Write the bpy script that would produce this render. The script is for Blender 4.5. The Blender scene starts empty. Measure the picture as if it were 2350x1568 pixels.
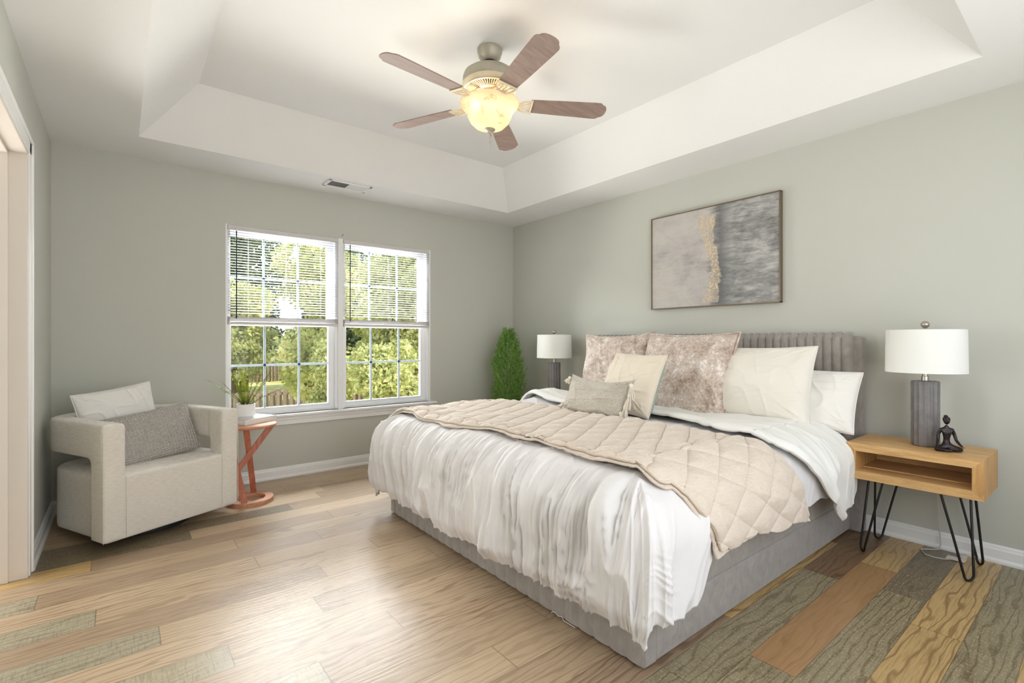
import bpy, bmesh, math, random
import numpy as np
from mathutils import Vector, Matrix, Euler

# ------------------------------------------------------------------ camera, world, lights, exposure
SC = bpy.context.scene
COL = SC.collection
R = math.radians
YAW = 51.3245
cam_d = bpy.data.cameras.new('camera'); cam = bpy.data.objects.new('camera', cam_d); COL.objects.link(cam)
cam.location = (-3.5257, -4.3862, 1.1398); cam.rotation_euler = (R(90), 0, R(YAW - 90))
cam_d.sensor_width = 36; cam_d.lens = 36 * 1126.1 / 2350; cam_d.shift_y = -0.00074; cam_d.clip_start = 0.02
SC.camera = cam
SC.view_settings.view_transform = 'Standard'; SC.view_settings.look = 'None'
SC.view_settings.gamma = 1; SC.view_settings.use_curve_mapping = False
SC.view_settings.exposure = 0.50

W = bpy.data.worlds.new('sky'); SC.world = W; W.use_nodes = True
wn = W.node_tree.nodes; wl = W.node_tree.links
bg = wn['Background']; bg.inputs['Strength'].default_value = 1.6
tc = wn.new('ShaderNodeTexCoord'); sep = wn.new('ShaderNodeSeparateXYZ'); rmp = wn.new('ShaderNodeValToRGB')
wl.new(tc.outputs['Generated'], sep.inputs[0]); wl.new(sep.outputs['Z'], rmp.inputs[0])
rmp.color_ramp.elements[0].color = (0.95, 0.97, 1, 1); rmp.color_ramp.elements[1].color = (0.62, 0.78, 1, 1)
wl.new(rmp.outputs[0], bg.inputs['Color'])

def lamp(name, kind, loc, direction, energy, color, **kw):
    d = bpy.data.lights.new(name, kind); o = bpy.data.objects.new(name, d); COL.objects.link(o)
    o.location = loc; o.rotation_euler = Vector(direction).to_track_quat('-Z', 'Y').to_euler()
    d.energy = energy; d.color = color
    for k, v in kw.items(): setattr(d, k, v)
    return o
lamp('sun', 'SUN', (12, 2, 12), (-0.78, 0.03, -0.62), 5.0, (1, .95, .84), angle=R(1.5))
# added fill lamp shining through the wide doorway in the left wall (outside the frame)
lamp('doorway_fill', 'AREA', (-4.95, -1.05, 1.35), (1, -.42, 0.02), 36, (1, .985, .97), shape='RECTANGLE', size=1.1, size_y=2.0)
# added fill lamp at the rear side of the room behind the camera
lamp('rear_fill', 'AREA', (-2.6, -5.05, 1.35), (0, 1, 0.10), 14, (1, .98, .94), shape='RECTANGLE', size=1.6, size_y=1.7)
# soft sky light coming down into the window from above the line of sight
lamp('window_skylight', 'AREA', (-1.97, 1.1, 2.70), (0, -1.0, -0.70), 460, (.95, .97, 1), shape='RECTANGLE', size=2.4, size_y=1.2)

# added unseen fill lamp, standing in for daylight thrown up by the sunlit lawn
lamp('lawn_bounce_fill', 'AREA', (-1.97, 1.15, .02), (0, -1.0, .80), 165, (1, .98, .93), shape='RECTANGLE', size=2.6, size_y=1.0)

# ------------------------------------------------------------------ helpers
def sr(r, g, b):
    f = lambda c: (c / 255 / 12.92) if c <= 10.3 else ((c / 255 + .055) / 1.055) ** 2.4
    return (f(r), f(g), f(b), 1)

def hash3(ix, iy, iz):
    n = (ix.astype(np.int64) * 73856093) ^ (iy.astype(np.int64) * 19349663) ^ (iz.astype(np.int64) * 83492791)
    n = (n ^ (n >> 13)) * 1274126177 & 0x7fffffff
    return ((n ^ (n >> 16)) & 0xffff) / 65535.0
def vn(x, y, z=0.0):
    x, y, z = np.broadcast_arrays(np.asarray(x, float), np.asarray(y, float), np.asarray(z, float))
    ix, iy, iz = np.floor(x), np.floor(y), np.floor(z)
    fx, fy, fz = x - ix, y - iy, z - iz
    s = lambda t: t * t * t * (t * (t * 6 - 15) + 10)
    u, v, w = s(fx), s(fy), s(fz)
    r = 0
    for dx in (0, 1):
        for dy in (0, 1):
            for dz in (0, 1):
                r = r + hash3(ix + dx, iy + dy, iz + dz) * (u if dx else 1 - u) * (v if dy else 1 - v) * (w if dz else 1 - w)
    return r * 2 - 1
def ridge(x, y, z=0.0): return 1 - np.abs(vn(x, y, z))
def sstep(a, b, x):
    t = np.clip((np.asarray(x, float) - a) / (b - a), 0, 1); return t * t * (3 - 2 * t)

class MB:
    def __init__(s): s.v = []; s.f = []; s.m = []
    def add(s, vs, fs, mi=0):
        n = len(s.v); s.v.extend([tuple(p) for p in vs]); s.f.extend([tuple(i + n for i in f) for f in fs]); s.m.extend([mi] * len(fs)); return s
    def box(s, a, b, bev=0.0, M=None, mi=0, seg=2):
        bm = bmesh.new(); bmesh.ops.create_cube(bm, size=1)
        c = [(a[i] + b[i]) / 2 for i in range(3)]; d = [abs(b[i] - a[i]) for i in range(3)]
        for v in bm.verts: v.co = Vector((v.co.x * d[0] + c[0], v.co.y * d[1] + c[1], v.co.z * d[2] + c[2]))
        if bev > 0: bmesh.ops.bevel(bm, geom=bm.edges[:], offset=min(bev, min(d) * .49), segments=seg, profile=.5, affect='EDGES')
        return s.bm(bm, M, mi)
    def bm(s, bm, M=None, mi=0):
        bm.verts.index_update(); vs = [(M @ v.co if M else v.co)[:] for v in bm.verts]
        s.add(vs, [[v.index for v in f.verts] for f in bm.faces], mi); bm.free(); return s
    def prism(s, poly, z0, z1, M=None, mi=0):
        n = len(poly); vs = [(x, y, z0) for x, y in poly] + [(x, y, z1) for x, y in poly]
        if M: vs = [(M @ Vector(v))[:] for v in vs]
        return s.add(vs, [tuple(range(n - 1, -1, -1)), tuple(range(n, 2 * n))] + [(i, (i + 1) % n, n + (i + 1) % n, n + i) for i in range(n)], mi)
    def lathe(s, prof, n=40, c=(0, 0, 0), fn=None, caps=True, mi=0):
        vs = []
        for r, z in prof:
            for i in range(n):
                a = 2 * math.pi * i / n; rr = r * (fn(a) if fn else 1)
                vs.append((c[0] + rr * math.cos(a), c[1] + rr * math.sin(a), c[2] + z))
        fs = [(j * n + i, j * n + (i + 1) % n, (j + 1) * n + (i + 1) % n, (j + 1) * n + i) for j in range(len(prof) - 1) for i in range(n)]
        if caps:
            if prof[0][0] > 1e-5: fs.append(tuple(range(n - 1, -1, -1)))
            if prof[-1][0] > 1e-5: k = (len(prof) - 1) * n; fs.append(tuple(range(k, k + n)))
        return s.add(vs, fs, mi)
    def tube(s, pts, r, n=8, mi=0, closed=False, flat=1.0):
        P = [Vector(p) for p in pts]; N = len(P); vs = []; up = None
        rs = r if hasattr(r, '__len__') else [r] * N
        for i, p in enumerate(P):
            t = (P[(i + 1) % N] - P[i - 1]) if closed else (P[min(i + 1, N - 1)] - P[max(i - 1, 0)])
            t.normalize()
            if up is None: up = Vector((0, 0, 1)) if abs(t.z) < .9 else Vector((1, 0, 0))
            a = t.cross(up).normalized(); b = a.cross(t).normalized(); up = b
            for k in range(n):
                q = 2 * math.pi * k / n; vs.append((p + a * math.cos(q) * rs[i] + b * math.sin(q) * rs[i] * flat)[:])
        fs = []
        for i in range(N if closed else N - 1):
            j = (i + 1) % N
            for k in range(n): fs.append((i * n + k, i * n + (k + 1) % n, j * n + (k + 1) % n, j * n + k))
        if not closed: fs += [tuple(range(n - 1, -1, -1)), tuple(range((N - 1) * n, N * n))]
        return s.add(vs, fs, mi)
    def grid(s, P, mi=0, flip=False):
        a, b = P.shape[:2]; n = len(s.v)
        s.v.extend(map(tuple, P.reshape(-1, 3).tolist()))
        I = np.arange(a * b).reshape(a, b) + n
        q = np.stack([I[:-1, :-1], I[1:, :-1], I[1:, 1:], I[:-1, 1:]], -1).reshape(-1, 4)
        if flip: q = q[:, ::-1]
        s.f.extend(map(tuple, q.tolist())); s.m.extend([mi] * len(q)); return s

TAGK = ('label', 'category', 'group', 'kind')
def tag(o, label=None, category=None, group=None, kind=None):
    for k, v in zip(TAGK, (label, category, group, kind)):
        if v: o[k] = v
    return o
WM = {}
def empty(name, loc, label=None, category=None, group=None, rz=0, kind=None, rot=None):
    o = bpy.data.objects.new(name, None); COL.objects.link(o); o.empty_display_size = .1
    e = rot if rot else Euler((0, 0, rz)); o.location = loc; o.rotation_euler = e
    WM[o.name] = Matrix.Translation(loc) @ e.to_matrix().to_4x4()
    return tag(o, label, category, group, kind)
def obj(name, mb, mat, parent=None, smooth=True, angle=35, world=False, **t):
    me = bpy.data.meshes.new(name)
    vs = mb.v
    if parent is not None and world:
        inv = WM[parent.name].inverted(); A = np.array(inv); V = np.array(vs); vs = (V @ A[:3, :3].T + A[:3, 3]).tolist()
    me.from_pydata(vs, [], mb.f); 
    mats = mat if isinstance(mat, (list, tuple)) else [mat]
    for m in mats: me.materials.append(m)
    if len(mats) > 1: me.polygons.foreach_set('material_index', mb.m)
    if smooth:
        me.polygons.foreach_set('use_smooth', [True] * len(me.polygons))
        if angle < 180: me.set_sharp_from_angle(angle=R(angle))
    me.update()
    o = bpy.data.objects.new(name, me); COL.objects.link(o)
    if parent is not None:
        o.parent = parent; WM[o.name] = WM[parent.name].copy()
    else: WM[o.name] = Matrix.Identity(4)
    tag(o, **t); return o
def recenter(o, base):
    """move the origin of a world-space mesh to its base point"""
    o.data.transform(Matrix.Translation(-Vector(base))); o.location = base; return o

# ------------------------------------------------------------------ materials
class NT:
    def __init__(s, name, rough=.6, color=(.8, .8, .8, 1), metal=0, **kw):
        s.mat = bpy.data.materials.new(name); s.mat.use_nodes = True; s.t = s.mat.node_tree; s.n = s.t.nodes; s.l = s.t.links
        s.b = s.n['Principled BSDF']; s.out = s.n['Material Output']
        s.b.inputs['Base Color'].default_value = color; s.b.inputs['Roughness'].default_value = rough; s.b.inputs['Metallic'].default_value = metal
        for k, v in kw.items(): s.b.inputs[k].default_value = v
        s.tc = None
    def co(s, scale=(1, 1, 1), rot=(0, 0, 0), src='Object'):
        if s.tc is None: s.tc = s.n.new('ShaderNodeTexCoord')
        m = s.n.new('ShaderNodeMapping'); m.inputs['Scale'].default_value = scale; m.inputs['Rotation'].default_value = rot
        s.l.new(s.tc.outputs[src], m.inputs[0]); return m.outputs[0]
    def noise(s, vec, scale=5, detail=4, rough=.55, dist=0):
        n = s.n.new('ShaderNodeTexNoise'); s.l.new(vec, n.inputs['Vector'])
        n.inputs['Scale'].default_value = scale; n.inputs['Detail'].default_value = detail; n.inputs['Roughness'].default_value = rough; n.inputs['Distortion'].default_value = dist
        return n.outputs['Fac']
    def ramp(s, fac, stops):
        r = s.n.new('ShaderNodeValToRGB'); e = r.color_ramp.elements
        while len(e) < len(stops): e.new(.5)
        for el, (p, c) in zip(e, stops): el.position = p; el.color = c if len(c) == 4 else (*c, 1)
        s.l.new(fac, r.inputs[0]); return r.outputs[0]
    def mix(s, fac, a, b, mode='MIX'):
        m = s.n.new('ShaderNodeMix'); m.data_type = 'RGBA'; m.blend_type = mode
        for i, x in ((0, fac), (6, a), (7, b)):
            if isinstance(x, (int, float, tuple)): m.inputs[i].default_value = x
            else: s.l.new(x, m.inputs[i])
        return m.outputs[2]
    def math(s, op, a, b=0.0, c=None):
        m = s.n.new('ShaderNodeMath'); m.operation = op
        for i, x in enumerate((a, b, c)):
            if x is None: continue
            if isinstance(x, (int, float)): m.inputs[i].default_value = x
            else: s.l.new(x, m.inputs[i])
        return m.outputs[0]
    def bump(s, h, strength=.3, dist=.01):
        b = s.n.new('ShaderNodeBump'); b.inputs['Strength'].default_value = strength; b.inputs['Distance'].default_value = dist
        s.l.new(h, b.inputs['Height']); s.l.new(b.outputs[0], s.b.inputs['Normal']); return s
    def col(s, c): s.l.new(c, s.b.inputs['Base Color']); return s

def plain(name, rgb, rough=.6, metal=0, nscale=40, nb=.06, var=.05, **kw):
    t = NT(name, rough, sr(*rgb), metal, **kw); v = t.co()
    n = t.noise(v, nscale, 4)
    c = sr(*rgb); d = tuple(x * (1 - var) for x in c[:3]); l = tuple(min(1, x * (1 + var)) for x in c[:3])
    t.col(t.ramp(n, [(.3, d), (.7, l)])); t.bump(n, nb, .005); return t.mat
def fabric(name, rgb, scale=700, bump=.25, rough=.92, sheen=.2, var=.05, slub=None):
    t = NT(name, rough, sr(*rgb)); t.b.inputs['Sheen Weight'].default_value = sheen
    v = t.co(); c = sr(*rgb)
    big = t.noise(v, 3, 3)
    w1 = t.n.new('ShaderNodeTexWave'); w1.bands_direction = 'Z'; t.l.new(v, w1.inputs[0]); w1.inputs['Scale'].default_value = scale / 8; w1.inputs['Distortion'].default_value = 1.5
    n2 = t.noise(t.co((1, 1, 8)), scale / 8, 3)
    h = t.math('ADD', t.math('MULTIPLY', w1.outputs['Fac'], .3), n2)
    col = t.ramp(big, [(.3, tuple(x * (1 - var) for x in c[:3])), (.7, tuple(min(1, x * (1 + var)) for x in c[:3]))])
    if slub: col = t.mix(t.ramp(t.noise(t.co((1, 1, 14)), 30, 4), [(.4, (0, 0, 0)), (.75, (1, 1, 1))]), col, sr(*slub))
    t.col(col); t.bump(h, bump, .002); return t.mat

M = {}
t = NT('wall_paint', .85, sr(201, 202, 192)); n = t.noise(t.co(), 180, 3); t.bump(n, .08, .002)
t.col(t.ramp(t.noise(t.co(), 1.2, 2), [(.3, sr(200, 201, 191)[:3]), (.7, sr(202, 203, 194)[:3])])); M['wall'] = t.mat
M['ceil'] = plain('ceiling_paint', (238, 237, 235), .9, nscale=150, nb=.08, var=.01)
M['trim'] = plain('trim_white', (243, 243, 242), .38, nscale=8, nb=.01, var=.01)
M['jamb'] = plain('jamb_paint', (232, 222, 212), .45, nscale=8, nb=.01, var=.01)
M['vinyl'] = plain('window_vinyl', (246, 247, 250), .35, nscale=8, nb=.01, var=.01)
M['muntin'] = plain('muntin_grey', (168, 178, 188), .4, nscale=8, nb=.01, var=.02)
M['slat'] = plain('blind_slat', (238, 238, 240), .45, nscale=8, nb=.01, var=.01)
t = NT('blind_slat_translucent', .45, sr(246, 246, 248)); t.n.new('ShaderNodeBsdfTranslucent').name = 'blind_slat_mix'; tr_ = t.n['blind_slat_mix']; tr_.inputs[0].default_value = (.9, .9, .93, 1)
mx = t.n.new('ShaderNodeMixShader'); mx.inputs[0].default_value = .45; t.l.new(t.b.outputs[0], mx.inputs[1]); t.l.new(tr_.outputs[0], mx.inputs[2]); t.l.new(mx.outputs[0], t.out.inputs[0]); M['slat'] = t.mat
M['railgrey'] = plain('blind_rail', (214, 209, 206), .45, nscale=8, nb=.01, var=.01)
M['black'] = plain('black_metal', (14, 14, 15), .42, nscale=60, nb=.03, var=.1)
M['dark'] = plain('dark_base', (34, 33, 40), .5, nscale=60, nb=.03, var=.1)
M['nickel'] = plain('brushed_nickel', (190, 184, 174), .32, 1, nscale=90, nb=.02, var=.04)
M['fanmetal'] = plain('antique_fan_metal', (176, 170, 152), .45, .35, nscale=30, nb=.02, var=.06)
M['fanivory'] = plain('ivory_fan_metal', (226, 212, 184), .5, .1, nscale=30, nb=.02, var=.05)
M['book'] = plain('book_cloth', (226, 226, 222), .8, nscale=200, nb=.1, var=.02)
M['pot'] = plain('white_ceramic', (238, 237, 236), .45, nscale=12, nb=.01, var=.01)
M['soil'] = plain('soil', (60, 48, 36), .95, nscale=90, nb=.6, var=.4)
M['bronze'] = plain('dark_bronze', (46, 38, 38), .28, .55, nscale=30, nb=.03, var=.2)
M['cord'] = plain('clear_cord', (196, 192, 182), .3, nscale=30, nb=.01, var=.05)
M['tagp'] = plain('cord_tag', (230, 214, 206), .6, nscale=40, nb=.02, var=.06)
M['chair'] = fabric('cream_boucle_weave', (238, 232, 222), 1400, .35, slub=(214, 207, 196))
M['duvet'] = fabric('white_cotton', (222, 219, 218), 900, .12, sheen=.1, var=.015)
M['sheet'] = fabric('white_sateen', (238, 236, 231), 900, .1, .7, sheen=.15, var=.015)
M['euro'] = fabric('off_white_linen', (232, 227, 216), 900, .2, sheen=.15, var=.02)
M['std'] = fabric('white_pillow_cotton', (238, 235, 229), 900, .15, sheen=.1, var=.015)
M['cream'] = fabric('cream_linen', (228, 216, 198), 900, .2, var=.02)
M['sagefab'] = fabric('sage_linen', (156, 170, 156), 900, .2, var=.04)
M['quilt'] = fabric('beige_quilt_linen', (216, 202, 187), 1100, .3, var=.03, slub=(204, 188, 172))
M['mattress'] = fabric('fitted_sheet', (226, 221, 214), 900, .12, var=.02)
M['shade'] = fabric('lamp_shade_linen', (240, 240, 234), 1600, .15, var=.01)
M['tassel'] = fabric('tassel_yarn', (236, 228, 212), 1600, .3, var=.05)
t = NT('lamp_ceramic_grey', .5, sr(120, 116, 116)); t.col(t.ramp(t.noise(t.co(), 30, 3), [(.3, sr(112, 108, 108)[:3]), (.7, sr(128, 124, 123)[:3])])); M['lampbase'] = t.mat
# brushed grey upholstery velvet/leatherette
t = NT('grey_suede', .72, sr(150, 143, 137)); t.b.inputs['Sheen Weight'].default_value = .35
a = t.noise(t.co((1, 1, .8)), 20, 6, .7, .6); b_ = t.noise(t.co((1, 1, .12)), 90, 4)
m1 = t.ramp(a, [(.28, sr(138, 131, 126)[:3]), (.55, sr(154, 147, 141)[:3]), (.8, sr(170, 164, 158)[:3])])
t.col(t.mix(t.ramp(b_, [(.60, (0, 0, 0)), (.74, (.3, .3, .3))]), m1, sr(184, 179, 172))); t.bump(a, .1, .004); M['suede'] = t.mat
# crushed velvet
t = NT('crushed_velvet', .5, sr(186, 168, 152)); t.b.inputs['Sheen Weight'].default_value = .6; t.b.inputs['Sheen Roughness'].default_value = .3
v = t.co(); n1 = t.noise(v, 8, 5, .6, .6); n2 = t.noise(v, 60, 4, .7, .5)
h = t.math('ADD', t.math('MULTIPLY', n1, .55), t.math('MULTIPLY', n2, .45))
t.col(t.ramp(h, [(.38, sr(160, 138, 122)[:3]), (.46, sr(192, 173, 159)[:3]), (.54, sr(212, 197, 185)[:3]), (.62, sr(244, 237, 231)[:3])])); t.bump(h, .4, .010); M['velvet'] = t.mat
# chunky knit lumbar on the armchair
t = NT('waffle_knit', .95, sr(196, 190, 182)); v = t.co()
w1 = t.n.new('ShaderNodeTexWave'); w1.bands_direction = 'X'; t.l.new(v, w1.inputs[0]); w1.inputs['Scale'].default_value = 17; w1.inputs['Distortion'].default_value = .6; w1.inputs['Detail Scale'].default_value = 3
w2 = t.n.new('ShaderNodeTexWave'); w2.bands_direction = 'Z'; t.l.new(v, w2.inputs[0]); w2.inputs['Scale'].default_value = 24; w2.inputs['Distortion'].default_value = 1.2
h = t.math('MULTIPLY', w1.outputs['Fac'], w2.outputs['Fac'])
t.col(t.ramp(h, [(0, sr(180, 173, 165)[:3]), (.6, sr(212, 207, 200)[:3])])); t.bump(h, .8, .012); M['knit'] = t.mat
# boucle lumbar on the bed
t = NT('cream_boucle', .97, sr(226, 218, 204)); v = t.co()
h = t.noise(t.co((1, 1, 2.2)), 130, 5, .7, .5)
t.col(t.ramp(h, [(.36, sr(186, 172, 154)[:3]), (.46, sr(226, 217, 202)[:3]), (.7, sr(242, 236, 224)[:3])])); t.bump(h, 1.0, .01); M['boucle'] = t.mat

def wood(name, c1, c2, c3, axis, scale=1.0, rough=.5, knots=True):
    t = NT(name, rough); sc = {'x': (.12, 1, 1), 'y': (1, .12, 1), 'z': (1, 1, .12)}[axis]
    v = t.co(tuple(q * scale for q in sc)); n1 = t.noise(v, 28, 6, .65, 1.2); n2 = t.noise(v, 130, 4)
    c = t.ramp(n1, [(.3, sr(*c1)[:3]), (.52, sr(*c2)[:3]), (.72, sr(*c3)[:3])])
    c = t.mix(t.ramp(n2, [(.5, (0, 0, 0)), (.8, (.45, .45, .45))]), c, sr(*c1))
    if knots: c = t.mix(t.ramp(t.noise(v, 5, 3, .5, .5), [(.66, (0, 0, 0)), (.74, (.6, .6, .6))]), c, sr(*[q * .55 for q in c1]))
    t.col(c); t.bump(n1, .12, .003); return t.mat
M['oak'] = wood('golden_oak', (186, 142, 88), (214, 172, 116), (226, 190, 138), 'y')
M['oakend'] = wood('golden_oak_end', (176, 130, 76), (200, 156, 98), (216, 176, 120), 'z')
M['redwood'] = wood('reddish_wood', (160, 92, 70), (186, 112, 86), (206, 138, 110), 'z', knots=False)
M['redtop'] = wood('reddish_wood_top', (176, 116, 88), (202, 144, 112), (222, 176, 146), 'x', knots=False)
M['blade'] = wood('fan_blade_walnut', (134, 112, 102), (150, 128, 118), (164, 143, 133), 'x', knots=False, rough=.5)
M['fencew'] = wood('weathered_fence', (120, 104, 88), (150, 132, 114), (176, 160, 142), 'z', knots=False, rough=.9)

def leafm(name, c1, c2, c3, tr=.35, sc=6.0):
    t = NT(name, .55); n = t.noise(t.co(), sc, 3, .6)
    c = t.ramp(n, [(.3, sr(*c1)[:3]), (.5, sr(*c2)[:3]), (.7, sr(*c3)[:3])]); t.col(c)
    tr_ = t.n.new('ShaderNodeBsdfTranslucent'); t.l.new(c, tr_.inputs[0]); mx = t.n.new('ShaderNodeMixShader'); mx.inputs[0].default_value = tr
    t.l.new(t.b.outputs[0], mx.inputs[1]); t.l.new(tr_.outputs[0], mx.inputs[2]); t.l.new(mx.outputs[0], t.out.inputs[0]); return t.mat
M['fern'] = leafm('fern_leaf', (84, 92, 24), (122, 134, 36), (160, 168, 62), .4, 14)
M['cypress'] = leafm('cypress_leaf', (92, 140, 62), (150, 192, 98), (206, 230, 150), .45, 40)
M['leafA'] = leafm('shrub_leaf', (120, 134, 72), (176, 178, 112), (232, 222, 168), .45, 9)
M['leafB'] = leafm('tree_leaf_dark', (70, 86, 58), (108, 122, 80), (152, 162, 112), .35, 1.2)
M['leafC'] = leafm('tree_leaf_yellow', (140, 148, 80), (188, 190, 118), (232, 224, 166), .45, 1.4)
M['bark'] = plain('bark', (96, 80, 66), .95, nscale=12, nb=.6, var=.3)
t = NT('lawn', .95); n = t.noise(t.co(), 1.2, 6, .7); t.col(t.ramp(n, [(.35, sr(150, 150, 80)[:3]), (.6, sr(206, 194, 120)[:3])])); t.bump(t.noise(t.co(), 20, 4), .5, .05); M['lawn'] = t.mat
# clear glass: transparent with a fresnel gloss
t = NT('window_glass', 0); tb = t.n.new('ShaderNodeBsdfTransparent'); tb.inputs[0].default_value = (.97, .985, .98, 1); gl = t.n.new('ShaderNodeBsdfGlossy'); gl.inputs['Roughness'].default_value = .02
mx = t.n.new('ShaderNodeMixShader'); fr = t.n.new('ShaderNodeFresnel'); fr.inputs[0].default_value = 1.25
t.l.new(fr.outputs[0], mx.inputs[0]); t.l.new(tb.outputs[0], mx.inputs[1]); t.l.new(gl.outputs[0], mx.inputs[2]); t.l.new(mx.outputs[0], t.out.inputs[0]); M['glass'] = t.mat
# alabaster bowl
t = NT('alabaster_glass', .35); v = t.co(); n = t.noise(v, 9, 5, .6, 1.5)
veins = t.ramp(n, [(.60, (.78, .70, .58)), (.63, (.40, .28, .16)), (.66, (.78, .70, .58))])
tr_ = t.n.new('ShaderNodeBsdfTranslucent'); t.l.new(veins, tr_.inputs[0]); t.b.inputs['Base Color'].default_value = (.85, .75, .6, 1)
mx = t.n.new('ShaderNodeMixShader'); mx.inputs[0].default_value = .62; t.l.new(t.b.outputs[0], mx.inputs[1]); t.l.new(tr_.outputs[0], mx.inputs[2]); t.l.new(mx.outputs[0], t.out.inputs[0]); M['bowl'] = t.mat
t = NT('bulb_glow', .4); t.b.inputs['Emission Color'].default_value = (1, .80, .56, 1); t.b.inputs['Emission Strength'].default_value = 9; M['bulb'] = t.mat

# ------------------------------------------------------------------ room shell
RX0, RX1, RY0, RY1, H, H2 = -3.874, 0.0, -4.80, 0.0, 2.44, 2.78
PW = .156; PL = 1.195
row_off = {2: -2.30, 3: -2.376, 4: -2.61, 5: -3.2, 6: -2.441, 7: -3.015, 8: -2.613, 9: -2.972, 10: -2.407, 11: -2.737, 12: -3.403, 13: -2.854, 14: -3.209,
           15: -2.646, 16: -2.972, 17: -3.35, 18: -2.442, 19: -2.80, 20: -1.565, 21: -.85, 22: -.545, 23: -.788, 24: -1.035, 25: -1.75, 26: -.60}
TAN, TAN2, BRN, GRY, GLD, ORG, DKB, DKG = (190, 166, 136), (180, 156, 127), (166, 142, 116), (154, 141, 110), (196, 164, 112), (172, 134, 92), (132, 104, 76), (126, 112, 90)  # tans lightened: window glare over the centre planks is put into their colour
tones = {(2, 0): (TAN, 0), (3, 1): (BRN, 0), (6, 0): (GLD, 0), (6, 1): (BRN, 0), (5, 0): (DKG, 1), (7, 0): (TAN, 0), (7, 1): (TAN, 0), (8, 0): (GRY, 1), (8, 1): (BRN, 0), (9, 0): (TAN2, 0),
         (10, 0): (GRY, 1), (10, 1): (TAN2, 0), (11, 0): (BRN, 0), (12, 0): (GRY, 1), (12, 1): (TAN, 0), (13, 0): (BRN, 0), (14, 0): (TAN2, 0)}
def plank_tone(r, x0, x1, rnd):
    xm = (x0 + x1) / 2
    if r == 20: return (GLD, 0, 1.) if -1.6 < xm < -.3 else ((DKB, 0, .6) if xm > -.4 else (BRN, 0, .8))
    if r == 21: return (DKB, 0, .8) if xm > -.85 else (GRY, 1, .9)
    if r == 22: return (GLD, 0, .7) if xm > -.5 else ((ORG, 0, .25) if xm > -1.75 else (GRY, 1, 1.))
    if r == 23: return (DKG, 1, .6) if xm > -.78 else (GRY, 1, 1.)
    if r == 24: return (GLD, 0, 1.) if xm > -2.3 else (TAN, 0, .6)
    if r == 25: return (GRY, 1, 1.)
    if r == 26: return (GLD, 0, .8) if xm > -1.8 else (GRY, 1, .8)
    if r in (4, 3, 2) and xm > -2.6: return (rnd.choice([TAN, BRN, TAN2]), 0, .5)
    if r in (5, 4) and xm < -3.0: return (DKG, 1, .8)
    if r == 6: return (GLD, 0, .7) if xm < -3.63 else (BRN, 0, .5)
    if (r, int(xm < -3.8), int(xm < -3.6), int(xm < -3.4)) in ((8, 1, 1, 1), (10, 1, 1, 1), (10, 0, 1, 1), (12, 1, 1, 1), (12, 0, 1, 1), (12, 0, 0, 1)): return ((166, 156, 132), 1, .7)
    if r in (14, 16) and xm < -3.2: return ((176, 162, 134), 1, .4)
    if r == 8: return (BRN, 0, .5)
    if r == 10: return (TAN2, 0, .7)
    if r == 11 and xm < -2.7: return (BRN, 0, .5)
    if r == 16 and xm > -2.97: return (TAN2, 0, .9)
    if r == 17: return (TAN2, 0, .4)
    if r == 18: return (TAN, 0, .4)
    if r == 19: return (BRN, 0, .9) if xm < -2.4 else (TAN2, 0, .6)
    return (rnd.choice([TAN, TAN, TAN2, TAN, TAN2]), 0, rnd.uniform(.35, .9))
rnd = random.Random(5)
fv, ff, fcol, fty, fuv, fe = [], [], [], [], [], []
for r in range(-1, 31):
    y1 = -.102 - PW * r; y0 = y1 - PW; y1 = min(y1, .12); y0 = max(y0, RY0 - .1)
    if y0 >= y1: continue
    off = row_off.get(r, -3.0 + ((r * 7) % 5) * .23)
    k = math.floor((-4.3 - off) / PL)
    while off + k * PL < .12:
        xa, xb = off + k * PL, off + (k + 1) * PL
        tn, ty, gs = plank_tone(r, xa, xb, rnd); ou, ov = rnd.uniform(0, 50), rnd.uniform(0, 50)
        x0, x1 = max(xa, -4.6), min(xb, .12)
        if x1 > x0:
            n = len(fv); fv += [(x0, y0, 0), (x1, y0, 0), (x1, y1, 0), (x0, y1, 0)]; ff.append((n, n + 1, n + 2, n + 3))
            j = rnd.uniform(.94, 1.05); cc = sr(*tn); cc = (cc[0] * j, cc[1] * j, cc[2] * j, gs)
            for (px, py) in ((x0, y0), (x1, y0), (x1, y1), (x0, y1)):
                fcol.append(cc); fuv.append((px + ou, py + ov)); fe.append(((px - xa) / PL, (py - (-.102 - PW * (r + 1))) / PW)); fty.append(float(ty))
        k += 1
me = bpy.data.meshes.new('floor'); me.from_pydata(fv + [(-4.6, RY0 - .1, -.1), (.12, RY0 - .1, -.1), (.12, .12, -.1), (-4.6, .12, -.1)], [], ff + [tuple(len(fv) + q for q in (3, 2, 1, 0))])
me.color_attributes.new('tone', 'FLOAT_COLOR', 'CORNER'); me.uv_layers.new(name='grain'); me.uv_layers.new(name='edge'); me.attributes.new('grey', 'FLOAT', 'CORNER')
ca, ua, ub, ta = me.color_attributes['tone'], me.uv_layers['grain'], me.uv_layers['edge'], me.attributes['grey']
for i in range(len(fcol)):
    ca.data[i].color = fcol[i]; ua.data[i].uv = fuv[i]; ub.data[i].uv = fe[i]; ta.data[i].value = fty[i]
floor = bpy.data.objects.new('floor', me); COL.objects.link(floor); floor['kind'] = 'structure'
t = NT('plank_floor', .42)
at = t.n.new('ShaderNodeAttribute'); at.attribute_name = 'tone'; gy = t.n.new('ShaderNodeAttribute'); gy.attribute_name = 'grey'
u1 = t.n.new('ShaderNodeUVMap'); u1.uv_map = 'grain'; u2 = t.n.new('ShaderNodeUVMap'); u2.uv_map = 'edge'
def mp(src, sc):
    m = t.n.new('ShaderNodeMapping'); m.inputs['Scale'].default_value = sc; t.l.new(src, m.inputs[0]); return m.outputs[0]
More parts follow.
